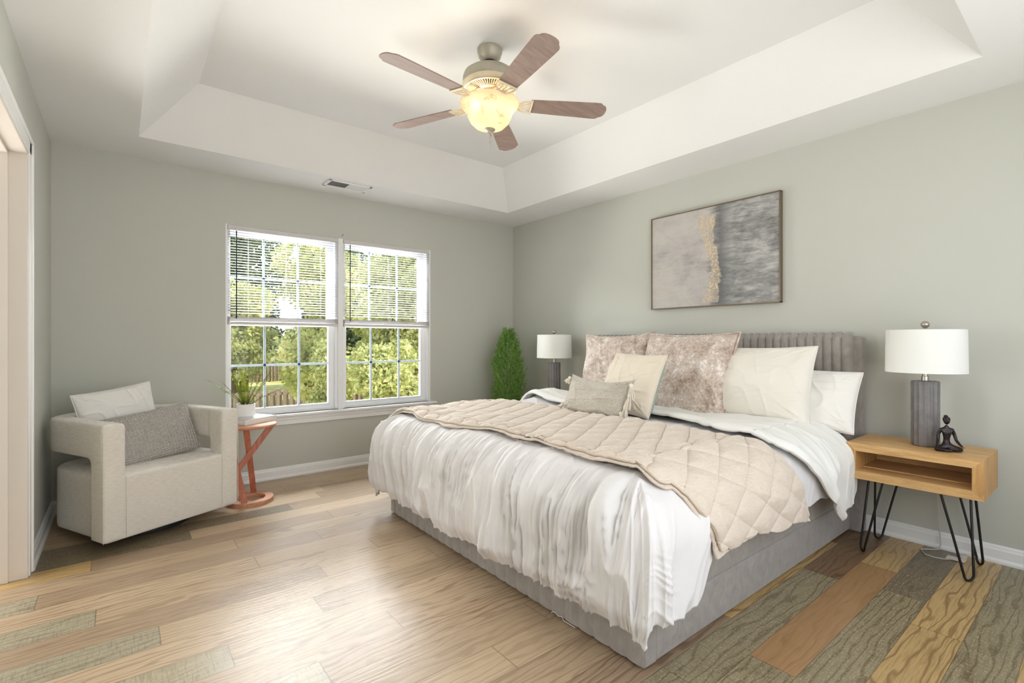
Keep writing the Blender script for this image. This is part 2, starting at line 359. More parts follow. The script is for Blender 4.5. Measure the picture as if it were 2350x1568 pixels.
fine = t.noise(mp(u1.outputs[0], (2.5, 60, 1)), 3, 6, .7, .3)
band = t.n.new('ShaderNodeTexWave'); band.bands_direction = 'Y'; t.l.new(mp(u1.outputs[0], (.22, 1, 1)), band.inputs[0]); band.inputs['Scale'].default_value = 10; band.inputs['Distortion'].default_value = 16; band.inputs['Detail'].default_value = 2.5; band.inputs['Detail Scale'].default_value = .9; band.inputs['Detail Roughness'].default_value = .55
blot = t.noise(mp(u1.outputs[0], (1.4, 5, 1)), 2.2, 4, .6, .4)
cross = t.noise(mp(u1.outputs[0], (160, 9, 1)), 1.2, 3, .6)
speck = t.noise(mp(u1.outputs[0], (26, 60, 1)), 3.0, 5, .75, .8)
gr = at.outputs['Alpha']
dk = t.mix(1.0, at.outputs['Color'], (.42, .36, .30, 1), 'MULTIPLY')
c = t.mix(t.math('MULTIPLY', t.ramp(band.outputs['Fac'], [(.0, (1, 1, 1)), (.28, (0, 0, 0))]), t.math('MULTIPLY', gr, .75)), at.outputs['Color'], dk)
c = t.mix(t.math('MULTIPLY', t.ramp(fine, [(.38, (1, 1, 1)), (.56, (0, 0, 0))]), t.math('MULTIPLY_ADD', gr, .35, .12)), c, dk)
c = t.mix(t.math('MULTIPLY', t.ramp(blot, [(.58, (0, 0, 0)), (.72, (1, 1, 1))]), t.math('MULTIPLY_ADD', gr, .25, .18)), c, dk)
wht = t.mix(t.math('MULTIPLY', t.math('MULTIPLY', t.ramp(speck, [(.52, (0, 0, 0)), (.64, (1, 1, 1))]), gy.outputs['Fac']), .5), c, sr(204, 192, 158))
c = t.mix(t.math('MULTIPLY', t.math('MULTIPLY', t.ramp(cross, [(.36, (1, 1, 1)), (.46, (0, 0, 0))]), gy.outputs['Fac']), .35), wht, sr(84, 78, 64))
sx = t.n.new('ShaderNodeSeparateXYZ'); t.l.new(u2.outputs[0], sx.inputs[0])
def edge(o, w):
    a = t.math('MINIMUM', o, t.math('SUBTRACT', 1.0, o)); return t.math('LESS_THAN', a, w)
eg = t.math('MAXIMUM', edge(sx.outputs[0], .0016), edge(sx.outputs[1], .010))
c = t.mix(t.math('MULTIPLY', eg, .55), c, sr(88, 68, 50)); t.col(c)
hh = t.math('SUBTRACT', t.math('ADD', t.math('MULTIPLY', fine, .35), t.math('MULTIPLY', band.outputs['Fac'], .3)), t.math('MULTIPLY', eg, 1.2))
t.bump(hh, .22, .004)
t.l.new(t.math('MULTIPLY_ADD', fine, .16, .26), t.b.inputs['Roughness'])
me.materials.append(t.mat)

def S(name, mb, mat, **k):
    o = obj(name, mb, mat, smooth=False, kind='structure', **k); return o
T = .14
# window wall with the opening; bed wall; left wall with the wide cased doorway; rear wall
WX0, WX1, WZ0, WZ1 = -2.878, -1.072, .53, 2.055
S('wall_front', MB().box((RX0 - T, 0, -.1), (WX0, T, 2.9)).box((WX1, 0, -.1), (T, T, 2.9)).box((WX0, 0, -.1), (WX1, T, WZ0)).box((WX0, 0, WZ1), (WX1, T, 2.9)), M['wall'])
S('wall_right', MB().box((0, RY0 - T, -.1), (T, 0, 2.9)), M['wall'])
DY0, DY1, DZ = -3.62, -1.09, 2.045
S('wall_left', MB().box((RX0 - .11, DY1, -.1), (RX0, 0, 2.9)).box((RX0 - .11, RY0, -.1), (RX0, DY0, 2.9)).box((RX0 - .11, DY0, DZ), (RX0, DY1, 2.9)), M['wall'])
S('wall_rear', MB().box((RX0 - T, RY0 - T, -.1), (-3.4, RY0, 2.9)).box((-.4, RY0 - T, -.1), (0, RY0, 2.9)).box((-3.4, RY0 - T, -.1), (-.4, RY0, .5)).box((-3.4, RY0 - T, 2.2), (-.4, RY0, 2.9)), M['wall'])  # opening is invented, to let the added rear fill lamp in
# adjoining bathroom shell around the added doorway fill lamp, unseen
S('wall_bathroom', MB().box((-5.2, -4.2, -.1), (-5.1, -.4, 2.6)).box((-5.1, -.5, -.1), (RX0 - .11, -.4, 2.6)).box((-5.1, -4.2, -.1), (RX0 - .14, -4.1, 2.6)).box((-5.2, -4.2, 2.45), (RX0 - .11, -.4, 2.6)).box((-5.2, -4.2, -.14), (-4.6, -.4, -.1)), M['wall'])
lo = [(-3.428, -3.98), (-.442, -3.98), (-.442, -.464), (-3.428, -.464)]; hi = [(-3.13, -3.70), (-.688, -3.70), (-.688, -.70), (-3.13, -.70)]
ou = [(RX0 - .11, RY0 - T), (T, RY0 - T), (T, T), (RX0 - .11, T)]
cb = MB(); vs = [(x, y, H) for x, y in ou] + [(x, y, H) for x, y in lo] + [(x, y, H2) for x, y in hi] + [(x, y, 3.0) for x, y in ou]
cb.add(vs, [(i, (i + 1) % 4, 4 + (i + 1) % 4, 4 + i) for i in range(4)] + [(4 + i, 4 + (i + 1) % 4, 8 + (i + 1) % 4, 8 + i) for i in range(4)] + [(8, 9, 10, 11), (12, 15, 14, 13)] + [(i, 12 + i, 12 + (i + 1) % 4, (i + 1) % 4) for i in range(4)])
S('ceiling', cb, M['ceil'])

# baseboards: profile swept along a wall
def baseboard(name, p0, p1, nrm):
    prof = [(0, 0), (.022, 0), (.022, .012), (.017, .022), (.014, .024), (.014, .066), (.010, .074), (.009, .082), (.004, .09), (0, .09)]
    vs = [(p[0] + nrm[0] * d, p[1] + nrm[1] * d, z) for p in (p0, p1) for d, z in prof]; n = len(prof)
    S(name, MB().add(vs, [(i, (i + 1) % n, n + (i + 1) % n, n + i) for i in range(n)] + [tuple(range(n)), tuple(range(2 * n - 1, n - 1, -1))]), M['trim'])
baseboard('baseboard_front', (RX0, 0), (0, 0), (0, -1)); baseboard('baseboard_right', (0, 0), (0, RY0), (-1, 0)); baseboard('baseboard_left', (RX0, 0), (RX0, -1.008), (1, 0)); baseboard('baseboard_rear', (RX0, RY0), (0, RY0), (0, 1))

# window stool + apron
S('trim_1', MB().box((-2.935, -.052, WZ0 - .022), (-1.018, .10, WZ0), .006).box((-2.90, -.018, .44), (-1.055, 0, .508), .004).box((-2.90, -.026, .475), (-1.055, 0, .508), .008), M['trim'])
# door casing and jamb lining
S('trim_2', MB().box((RX0, -1.078, 0), (RX0 + .012, -1.008, 2.115), .004).box((RX0, -1.03, 0), (RX0 + .02, -1.008, 2.115), .006).box((RX0, DY0, 2.047), (RX0 + .012, -1.008, 2.122), .004).box((RX0, DY0, 2.10), (RX0 + .02, -1.008, 2.122), .006)
  .box((RX0, DY0 - .07, 0), (RX0 + .016, DY0, 2.12), .004), M['trim'])
S('trim_3', MB().box((RX0 - .115, DY1 - .005, 0), (RX0 + .006, -1.078, 2.05), .002).box((RX0 - .115, DY0, 2.035), (RX0 + .006, DY1, 2.05), .002).box((RX0 - .115, DY1 - .017, 0), (RX0 - .06, DY1 - .005, 2.035), .002).box((RX0 - .115, DY0, 2.023), (RX0 - .06, DY1, 2.035), .002).box((RX0 - .115, DY0 - .002, 0), (RX0 + .006, DY0 + .012, 2.05), .002), M['jamb'])

# windows: two double-hung units with grilles
def window(name, x0, x1, mx):
    e = empty(name, ((x0 + x1) / 2, .06, WZ0), kind='structure')
    P = lambda n_, mb, m, **k: obj(n_, mb, m, e, world=True, smooth=False, **k)
    fr = MB()
    for a, b in ((x0, x0 + .022), (x1 - .022, x1)): fr.box((a, .015, WZ0), (b, .135, WZ1), .003)
    fr.box((x0 + .0221, .016, WZ1 - .02), (x1 - .0221, .134, WZ1 - .001)).box((x0 + .0221, .03, WZ0 + .001), (x1 - .0221, .134, WZ0 + .018)); P('window_frame', fr, M['vinyl'])
    a, b = x0 + .022, x1 - .022; gl0, gl1 = (mx[0], mx[3])
    for nm, z0, z1, y0, gz0, gz1, mz in (('lower_sash', WZ0 + .018, 1.30, .045, .588, 1.262, .938), ('upper_sash', 1.27, 2.035, .085, 1.32, 1.985, 1.652)):
        s = MB().box((a + .0005, y0, z0), (gl0, y0 + .035, z1)).box((gl1, y0, z0), (b - .0005, y0 + .035, z1)).box((gl0 + .0001, y0 + .001, z0), (gl1 - .0001, y0 + .034, gz0)).box((gl0 + .0001, y0 + .001, gz1), (gl1 - .0001, y0 + .034, z1)).box((gl0 - .012, y0 - .006, gz0 - .012), (gl1 + .012, y0 - .0001, gz0 - .002), .002)
        so = P(nm, s, M['vinyl']); WM[so.name] = WM[e.name].copy()
        g = MB()
        for mxx in mx[1:3]: g.box((mxx - .009, y0 + .011, gz0), (mxx + .009, y0 + .021, gz1))
        g.box((gl0, y0 + .011, mz - .009), (gl1, y0 + .021, mz + .009))
        obj('grille', g, M['muntin'], so, world=True, smooth=False)
        obj('glass', MB().box((gl0, y0 + .006, gz0), (gl1, y0 + .008, gz1)), M['glass'], so, world=True, smooth=False)
    P('sash_lock', MB().box(((a + b) / 2 - .03, .035, 1.30), ((a + b) / 2 + .03, .06, 1.312), .003), M['vinyl'])
window('window_1', WX0 + .012, -2.0, (-2.833, -2.587, -2.317, -2.072)); window('window_2', -1.955, WX1 - .012, (-1.913, -1.673, -1.389, -1.160))
S('trim_4', MB().box((-2.0, .0, WZ0), (-1.955, .135, WZ1), .003).box((WX0, -.001, WZ0), (WX0 + .012, .14, WZ1)).box((WX1 - .012, -.001, WZ0), (WX1, .14, WZ1)).box((WX0, 0, WZ1 - .003), (WX1, .14, WZ1 + .001)), M['trim'])
# ------------------------------------------------------------------ bed
BY0, BY1, BXF, BC = -3.355, -1.334, -2.12, -2.345
bed = empty('bed', (-1.1, BC, 0), 'grey upholstered bed with vertical channel tufted headboard and footboard', 'bed')
hb = MB().box((-.105, BY0 - .065, 0), (-.026, BY1 + .065, 1.167), .018, seg=3)
obj('headboard', hb, M['suede'], bed, world=True)
def channels(y0, y1, pitch, xf, depth, path, per=9):
    n = int(round((y1 - y0) / pitch)); ys = np.linspace(y0, y1, n * per + 1); ph = (np.arange(n * per + 1) % per) / per
    prof = np.abs(np.sin(math.pi * ph)) ** .55; P = np.zeros((len(ys), len(path), 3))
    for j, (dx, z, k) in enumerate(path):
        P[:, j, 0] = xf + dx - depth * prof * k; P[:, j, 1] = ys; P[:, j, 2] = z + depth * prof * (1 - k)
    return P
path = [(0, z, 1) for z in np.linspace(.40, 1.150, 6)] + [(.002, 1.160, .9), (.008, 1.170, .6), (.018, 1.176, .3), (.03, 1.178, .1), (.05, 1.178, 0)]
P = channels(BY0 - .018, BY1 + .018, .0485, -.148, .017, path)
pan = MB().grid(P); pan.box((-.149, BY0 - .018, .40), (-.10, BY1 + .018, 1.176), .008)
obj('headboard_cushion', pan, M['suede'], bed, world=True, angle=60)
fp = [(0, z, 1) for z in (.012, .03, .2, .372)] + [(.008, .385, .6), (.03, .39, .1), (.06, .39, 0)]
fb = MB().grid(channels(BY0, BY1, .0765, BXF + .006, .006, fp)); fb.box((BXF + .0065, BY0 - .0005, .012), (BXF + .0705, BY1 + .0005, .3885), .003)
obj('footboard', fb, M['suede'], bed, world=True, angle=60)
for y0, y1 in ((BY0, BY0 + .05), (BY1 - .05, BY1)):
    obj('side_rail', MB().box((BXF + .071, y0, .012), (-.106, y1, .186), .006, seg=3).box((BXF + .071, y0, .188), (-.106, y1, .390), .006, seg=3), M['suede'], bed, world=True)
obj('slat_platform', MB().box((BXF + .08, BY0 + .06, .24), (-.17, BY1 - .06, .30)), M['dark'], bed, world=True)
pts = [(-2.128, -2.90 - .012 * i + .004 * math.sin(i * 2.1), .012 + .012 * abs(math.sin(i * .9)) * (i < 6)) for i in range(12)]
obj('loose_thread', MB().tube(pts, .0012, 5), M['sheet'], bed, world=True)

mt = MB().box((-2.06, BY0 + .055, .30), (-.175, BY1 - .055, .635), .06, seg=6)
mt = obj('mattress', mt, M['mattress'], world=True, label='king mattress in a fitted sheet under the duvet, bare at its headboard corner', category='mattress'); recenter(mt, (-1.1, BC, .30))

# draped cloth: maps cloth coordinates (xc, yc) to a rounded box over the bed
XE, YR, YL, RR = -1.975, -3.20, -1.44, .22
def ztop(x, y):
    z = .652 - .010 * sstep(-1.25, -.55, x)
    z = z + .055 * np.exp(-((x + .72) / .28) ** 2 - ((y + 1.36) / .17) ** 2)
    return z + .006 * vn(x * 2.2, y * 2.2, 3.1)
def drape(xc, yc, off=0.0):
    ux = np.maximum(0, XE - xc); ur = np.maximum(0, YR - yc); ul = np.maximum(0, yc - YL); uy = np.maximum(ur, ul)
    p = 8.0; d = (ux ** p + uy ** p + 1e-12) ** (1 / p)
    phi = np.arctan2(uy, ux + 1e-9); cx = np.cos(phi) ** .42 * (ux > 0); cy = np.sin(phi) ** .42 * (uy > 0)
    th = np.minimum(d / RR, math.pi / 2)
    ho = (RR + off) * np.sin(th); dr = RR - (RR + off) * np.cos(th) + np.maximum(0, d - RR * math.pi / 2)
    bx, by = np.maximum(xc, XE), np.clip(yc, YR, YL)
    X = bx - cx * ho; Y = by + np.where(ul > 0, 1, -1) * cy * ho
    return np.stack([X, Y, ztop(X, Y) - dr], -1), d, phi
def normals(P):
    gx = np.gradient(P, axis=0); gy = np.gradient(P, axis=1); n = np.cross(gx, gy); n /= np.linalg.norm(n, axis=-1, keepdims=True) + 1e-12
    return n
def cloth(name, P, N, disp, mat, thick=.012, **k):
    Q = P + N * disp[..., None]
    o = obj(name, MB().grid(Q), mat, angle=180, **k)
    m = o.modifiers.new('thickness', 'SOLIDIFY'); m.thickness = thick; m.offset = -1
    recenter(o, tuple(np.array([Q[..., 0].mean(), Q[..., 1].mean(), Q[..., 2].min()])))
    return o
# --- duvet
na, nb = 330, 520
s = np.linspace(0, 1, na)[:, None]; q = np.linspace(0, 1, nb)[None, :]
yy = YL + .60 + (YR - .60 - (YL + .60)) * q + 0 * s     # cloth y from left to right
xb = -.50
xh = XE - .63 - .02 * vn(yy * 3, 0, 5) - .015 * np.sin(yy * 5)
hemR = .435 + .135 * sstep(-1.79, -1.93, (xb + (xh - xb) * s))
yy = np.where(yy < YR, YR - (YR - yy) / .60 * (hemR + .012 * vn((xb + (xh - xb) * s) * 9, 2, 1)), yy)
xx = xb + (xh - xb) * s
P, d, phi = drape(xx, yy); N = normals(P); N *= np.sign(N[5, nb // 2, 2])
ux = np.maximum(0, XE - xx); uy = np.maximum(0, YR - yy) + np.maximum(0, yy - YL)
per = yy * (ux >= uy * .9) + xx * (ux < uy * .9)
hang = sstep(.0, .30, d)
foot = sstep(0, .3, ux) 
w = .9 * vn(yy * 2.0, xx * 1.2, 7)
fan = yy + (yy - BC) * .07 * ux / .6 + .05 * vn(yy * 3, ux * 2, 9)
rf = (ridge(fan * 7, ux * .9, 1) ** 4 * .030 + ridge(fan * 17 + 4, ux * 1.0, 2) ** 5 * .027 + ridge(fan * 38 + 9, ux * 1.6, 3) ** 5 * .018 + ridge(fan * 70 + 5 * ux, ux * 6, 4) ** 4 * .005 - .016)
rt_ = ridge((yy + .5 * xx) * 6, xx * 3, 4) ** 4 * .009 + ridge((yy + .25 * xx) * 19, xx * 4, 14) ** 5 * .005 * sstep(-1.6, -2.0, xx) + ridge((yy * .8 - xx) * 11, (xx + yy) * 2, 6) ** 5 * .004
under = sstep(-1.90, -1.75, xx)
sd = ridge((xx + .4 * uy) * 6, uy * 1.2, 11) ** 3 * (.022 - .015 * under) + ridge((xx + .4 * uy) * 15, uy * 2, 12) ** 3 * (.007 - .004 * under)
cornr = ridge(phi * 3.1, d * 1.2, 51) ** 2 * .030 + ridge(phi * 5, d * .6, 52) ** 3 * .008
side = sstep(.02, .12, uy) * foot
disp = rf * foot * (1 - .9 * side) + cornr * side + rt_ * (1 - hang) + sd * sstep(.05, .3, uy) * (1 - foot) + .018 * hang * (1 + vn(xx * 2.4, yy * 2.4, 21)) * (1 - .8 * under * (uy > 0))
disp = disp + .010 * vn(xx * 6, yy * 6, 31) * hang * (1 - .7 * under) - .03 * sstep(.55, .64, d) * (1 - .0) * foot
cloth('duvet', P, N, disp, M['duvet'], .014, label='white cotton duvet with crinkled folds hanging over the foot of the bed', category='duvet')

# --- folded quilt: a lower and an upper layer
def quilt(name, front, back, hr, off, puff, mat, thick, **k):
    na, nb = 210, 620
    s = np.linspace(0, 1, na)[:, None]; q = np.linspace(0, 1, nb)[None, :]
    y = (YL + .38) + 0 * s + (YR - 1.0 - (YL + .38)) * q
    ur = np.maximum(0, YR - y); f = ur / ur.max(); 
    xf = front(np.minimum(y, YL + .1), f); xk = back(y, f)
    x = xf + (xk - xf) * s
    y = np.where(y < YR, YR - f * hr(s), y)
    P, d, phi = drape(x, y, off); N = normals(P); N *= np.sign(N[5, nb // 3, 2])
    s1 = x / .24 + y / .135; s2 = x / .24 - y / .135
    pf = np.minimum(np.abs(np.sin(math.pi * s1)), np.abs(np.sin(math.pi * s2))) ** .5
    edge = sstep(0, .02, s * 1.) * sstep(0, .02, 1 - s) 
    disp = puff * pf * edge + .007 * vn(x * 5, y * 5, 41) + .0035 * ridge(x * 34 + y * 9, y * 26, 5) * pf + .010 * ridge((x * .3 + y) * 5, x * 2, 8) ** 3
    rim = np.exp(-(np.minimum(s, 1 - s) / .008) ** 2) * .006
    return cloth(name, P, N, disp + rim, mat, thick, **k)
fr1 = lambda y, f: -2.025 + .045 * sstep(-2.3, -1.5, y) * -.4 + .018 * np.sin(y * 4.2) + .012 * vn(y * 6, 0, 3) + .20 * f ** 1.2
bk1 = lambda y, f: -1.25 + .06 * np.exp(-((y + 1.95) / .35) ** 2) + .02 * np.sin(y * 3) + .27 * f ** 1.1
qroot = empty('quilt', (-1.6, -2.3, .70), 'beige diamond stitched quilt folded double across the middle of the bed', 'quilt')
for nm, fr_, bk_, hr_, off, pf_ in (('lower_layer', lambda y, f: fr1(y, f) - .012 + .010 * vn(y * 5, 0, 14), lambda y, f: bk1(y, f) + .01 - .10 * f, lambda s: .435 - .02 * s, .014, .005), ('upper_layer', fr1, bk1, lambda s: .405 + .075 * s ** 1.5 + .008 * np.sin(s * 14), .024, .016)):
    o = quilt(nm, fr_, bk_, hr_, off, pf_, M['quilt'], .010)
    o.parent = qroot; o.location = o.location - Vector(qroot.location)

# --- top sheet folded back towards the foot
na, nb = 120, 420
s = np.linspace(0, 1, na)[:, None]; q = np.linspace(0, 1, nb)[None, :]
y = YL + .42 + (YR - .62 - YL - .42) * q + 0 * s; ur = np.maximum(0, YR - y)
xf = -.93 - .17 * sstep(-2.6, -3.15, y) + 1.0 * np.maximum(0, ur - .12); xf = xf + .012 * vn(y * 7, 0, 2)
xk = -.40 + 0 * y + .02 * vn(y * 4, 1, 2)
x = xf + (np.maximum(xk, xf + .16) - xf) * s
hl = .56 - .10 * s - .02 * np.sin(s * 7); y = np.where(y < YR, YR - ur / .62 * hl, y)
P, d, phi = drape(x, y, .026); N = normals(P); N *= np.sign(N[5, nb // 3, 2])
disp = .016 * np.exp(-((s - .07) / .06) ** 2) + .010 * ridge(x * 7 + y * 2, y * 3, 5) ** 3 + .006 * ridge(x * 17 - y * 3, y * 7, 6) ** 3 + .022 * ridge((x) * 5 + .3, ur * 1.5, 16) ** 2 * sstep(.1, .4, ur)
cloth('folded_sheet', P, N, disp, M['sheet'], .016, label='white sateen sheet folded back below the pillows, corner hanging over the side rail', category='sheet')

# ------------------------------------------------------------------ pillows
def basis(c, right, up):
    r_ = Vector(right).normalized(); u_ = Vector(up); u_ = (u_ - r_ * u_.dot(r_)).normalized(); n_ = r_.cross(u_).normalized()
    m = Matrix.Identity(4)
    for i, v in enumerate((r_, n_ * -1, u_)): m[0][i], m[1][i], m[2][i] = v
    m.translation = Vector(c); return m
def pillow(w, h, t, conc=.05, ear=.0, seed=0, wr=.006, sag=.25, flange=0, sq=.42, waist=0, n=90, topdip=0, back=False):
    u = np.linspace(-1, 1, n)[:, None] + np.zeros((1, n)); v = np.linspace(-1, 1, n)[None, :] + np.zeros((n, 1))
    u = np.sign(u) * np.abs(u) ** .85; v = np.sign(v) * np.abs(v) ** .85
    X = w / 2 * u * (1 - conc * (1 - v ** 2) * np.abs(u)) ; Z = h / 2 * v * (1 - conc * (1 - u ** 2) * np.abs(v))
    Z = Z - topdip * (1 - u ** 2) * sstep(-.2, 1, v)
    e = np.clip((1 - u ** 2), 0, 1) * np.clip((1 - v ** 2), 0, 1)
    th = t / 2 * e ** sq * (1 - sag * v * .8) * (1 - waist * np.exp(-(u / .35) ** 2))
    au, av = np.abs(u), np.abs(v)
    ang = np.arctan2(1 - av + .02, 1 - au + .02); rr = np.hypot(1 - au, 1 - av)
    cr = ridge(ang * 4.5 + seed, rr * 1.5 + np.sign(u) * 3 + np.sign(v) * 5, seed) ** 3 * np.exp(-(rr / .55) ** 2)
    g = ridge(u * 3.2 + v * .8 + seed, v * 1.6, seed + 2) ** 5 + .6 * ridge(u * 1.5 - v * 5, u * 1.2 + seed, seed + 4) ** 6
    mb = MB()
    for sgn in (-1, 1):
        dd = wr * (cr * 1.6 + g * .8 + vn(u * 2 + seed, v * 2, sgn + 3) * .8) * np.clip(e * 6, 0, 1)
        Y = sgn * (th + dd)
        if flange: Y = Y + 0
        mb.grid(np.stack([X, Y, Z], -1), mi=1 if (back and sgn > 0) else 0, flip=(sgn < 0))
    return mb
def rimtube(w, h, conc, r, topdip=0, off=0):
    pts = []
    for a in range(4):
        for k in range(24):
            t_ = -1 + 2 * k / 24
            u, v = [(t_, -1), (1, t_), (-t_, 1), (-1, -t_)][a]
            pts.append((w / 2 * u * (1 - conc * (1 - v * v) * abs(u)), off, h / 2 * v * (1 - conc * (1 - u * u) * abs(v)) - topdip * (1 - u * u) * (v > .5)))
    return MB().tube(pts, r, 6, closed=True)
def place_pillow(name, mb, mat, Mx, label, rim=None, rimmat=None, group=None, cat='pillow', edge='piping'):
    o = obj(name, mb, mat, label=label, category=cat, group=group, angle=180); o.matrix_world = Mx
    mm = o.modifiers.new('seam', 'WELD'); mm.merge_threshold = .0006
    if rim:
        c = obj(edge, rim, rimmat or mat); c.parent = o
    return o
VW = basis((-.37, -1.79, .905), (.02, -1, .02), (.16, 0, 1))
place_pillow('velvet_pillow', pillow(.70, .60, .18, .11, seed=3, wr=.014), M['velvet'], VW, 'crushed taupe velvet pillow leaning on the headboard, nearest the window', rimtube(.70, .60, .11, .006), M['velvet'])
VB = basis((-.49, -2.485, .900), (-.03, -1, 0), (.30, 0, 1))
place_pillow('velvet_pillow', pillow(.70, .60, .22, .08, seed=8, wr=.014), M['velvet'], VB, 'crushed taupe velvet pillow with ruffled edge in the middle of the bed', rimtube(.715, .615, .08, .007), M['velvet'])
VE = basis((-.45, -2.975, .880), (-.04, -1, .02), (.34, 0, 1))
place_pillow('euro_pillow', pillow(.62, .47, .20, .05, seed=13, wr=.009), M['euro'], VE, 'square off white linen pillow right of the velvet ones', rimtube(.62, .47, .05, .003), M['euro'])
VS = basis((-.33, -3.135, .80), (0, -1, -.02), (.42, 0, 1))
place_pillow('sleeping_pillow', pillow(.66, .36, .17, .04, seed=21, wr=.010), M['std'], VS, 'white sleeping pillow at the nightstand side, lowest against the headboard', rimtube(.66, .36, .04, .003), M['std'])
VC = basis((-.87, -2.335, .855), (-.16, -1, -.01), (.42, 0, 1))
place_pillow('cushion', pillow(.475, .42, .17, .05, seed=17, wr=.010, back=True), [M['cream'], M['sagefab']], VC, 'cream linen cushion with a sage green back in front of the velvet pillows', rimtube(.475, .42, .05, .004), M['cream'], cat='cushion')
VL = basis((-1.16, -2.29, .785), (-.06, -1, -.01), (.36, 0, 1))
lum = place_pillow('lumbar_cushion', pillow(.55, .265, .17, .06, seed=29, wr=.012, waist=.18, topdip=.026, sq=.60), M['boucle'], VL, 'cream boucle lumbar cushion with corner tassels lying lowest on the bed', cat='cushion')
def tassel(L, spread, seed):
    rn = random.Random(seed); mb = MB().lathe([(0, .012), (.010, .008), (.013, 0), (.010, -.008), (.008, -.014)], 12)
    for k in range(34):
        a = rn.uniform(0, 6.283); r0 = .009 * math.sqrt(rn.random()); r1 = r0 + spread * rn.uniform(.3, 1)
        mb.tube([(r0 * math.cos(a), r0 * math.sin(a), -.010), (r1 * .8 * math.cos(a), r1 * .8 * math.sin(a), -L * .5), (r1 * math.cos(a + .2), r1 * math.sin(a + .2), -L * rn.uniform(.85, 1.05))], .0016, 4)
    return mb
for i, (x, z, rx, L) in enumerate(((.280, .090, -.15, .085), (.286, .025, .1, .085), (.276, -.040, .0, .070), (.255, -.085, -.3, .055), (-.285, -.09, .9, .050), (-.280, .10, .5, .04))):
    c = obj('tassel', tassel(L, .018, i), M['tassel']); c.parent = lum; c.location = (x, -.028 if x > 0 else -.01, z); c.rotation_euler = (.1, rx, 0)

# ------------------------------------------------------------------ nightstands, lamps
def nightstand(y0, label, x0=-.445, x1=-.062, zt=.592, zb=.403, th=.042):
    e = empty('nightstand', ((x0 + x1) / 2, y0, 0), label, 'nightstand', 'hairpin nightstands beside the bed')
    hw = .272; cx = (x0 + x1) / 2; ax, bx = x0 - cx, x1 - cx
    def mit(poly, nm, mat): obj(nm, MB().prism(poly, ax, bx, Matrix(((0, 0, 1, 0), (1, 0, 0, 0), (0, 1, 0, 0), (0, 0, 0, 1)))), mat, e, smooth=False)
    o, i = hw, hw - th
    mit([(-o, zt), (o, zt), (i, zt - th), (-i, zt - th)][::-1], 'top_board', M['oak']); mit([(-o, zb), (o, zb), (i, zb + th), (-i, zb + th)], 'bottom_board', M['oak'])
    mit([(-o, zb), (-i, zb + th), (-i, zt - th), (-o, zt)], 'side_board', M['oakend']); mit([(o, zb), (o, zt), (i, zt - th), (i, zb + th)], 'side_board', M['oakend'])
    obj('back_strip', MB().box((bx - .02, -i, zb + th), (bx - .004, i, zb + th + .045)), M['oak'], e, smooth=False)
    obj('shelf_board', MB().box((ax + .12, -i, zb + th), (bx - .02, i, zb + th + .006), .002), M['oak'], e, smooth=False)
    for sx in (-1, 1):
        for sy in (-1, 1):
            fx, fy = sx * .138, sy * .212
            p0 = Vector((sx * .168, sy * .115, zb)); p1 = Vector((sx * .05, sy * .205, zb)); f = Vector((fx, fy, .0055)); dr = (p1 - p0); dr.z = 0; dr.normalize()
            pts = [p0, p0.lerp(f - dr * .024 + Vector((0, 0, .035)), .5)] + [f - dr * .024 * math.cos(a) + Vector((0, 0, .028 - .028 * math.sin(a))) for a in np.linspace(0, math.pi, 9)] + [p1.lerp(f + dr * .024 + Vector((0, 0, .035)), .5), p1]
            obj('hairpin_leg', MB().tube(pts, .0055, 8), M['black'], e)
    for sy in (-1, 1):
        obj('leg_plate', MB().box((-.18, sy * .16 - .05, zb - .004), (.18, sy * .16 + .05, zb)), M['black'], e, smooth=False)
    return e
nightstand(-3.713, 'golden oak nightstand on black hairpin legs holding a lamp and a figurine')
nightstand(-.955, 'golden oak nightstand mostly hidden behind the bed near the corner plant')

def table_lamp(x, y, z0, label):
    e = empty('table_lamp', (x, y, z0), label, 'lamp', 'matching grey ribbed table lamps')
    fn = lambda a: 1 - .10 * abs(math.cos(a * 7))
    obj('lamp_base', MB().lathe([(.052, 0), (.0585, .003), (.0605, .008), (.0605, .332), (.0575, .338), (.02, .340)], 128, fn=fn), M['lampbase'], e, angle=60)
    obj('neck', MB().lathe([(.010, .338), (.016, .339), (.016, .362), (.012, .364), (.012, .39), (.018, .392), (.018, .43), (.003, .432), (.003, .606)], 20), M['nickel'], e)
    obj('bulb', MB().lathe([(.012, .43), (.018, .45), (.03, .48), (.030, .50), (.02, .525), (0, .532)], 20), M['pot'], e)
    zb_, zt_ = .383, .604; r0, r1 = .1685, .165
    sh = MB().lathe([(r0, zb_), (r1, zt_), (r1 - .003, zt_ + .001), (r0 - .004, zb_), (r0, zb_)], 80, caps=False)
    so = obj('lamp_shade', sh, M['shade'], e, angle=60)
    sp = MB()
    for k in range(3):
        a = k * 2.0944 + .4; sp.tube([(.008 * math.cos(a), .008 * math.sin(a), .598), (r1 * math.cos(a), r1 * math.sin(a), .601)], .0018, 5)
    obj('shade_spider', sp, M['nickel'], e)
    obj('finial', MB().lathe([(0, .603), (.006, .604), (.006, .612), (.008, .614), (.015, .620), (.019, .629), (.0185, .638), (.013, .646), (.005, .650), (0, .651)], 20), M['nickel'], e)
    return e
table_lamp(-.235, -3.733, .592, 'table lamp with grey ribbed base beside the seated figurine')
table_lamp(-.24, -.936, .592, 'table lamp with grey ribbed base near the room corner beside the potted evergreen')
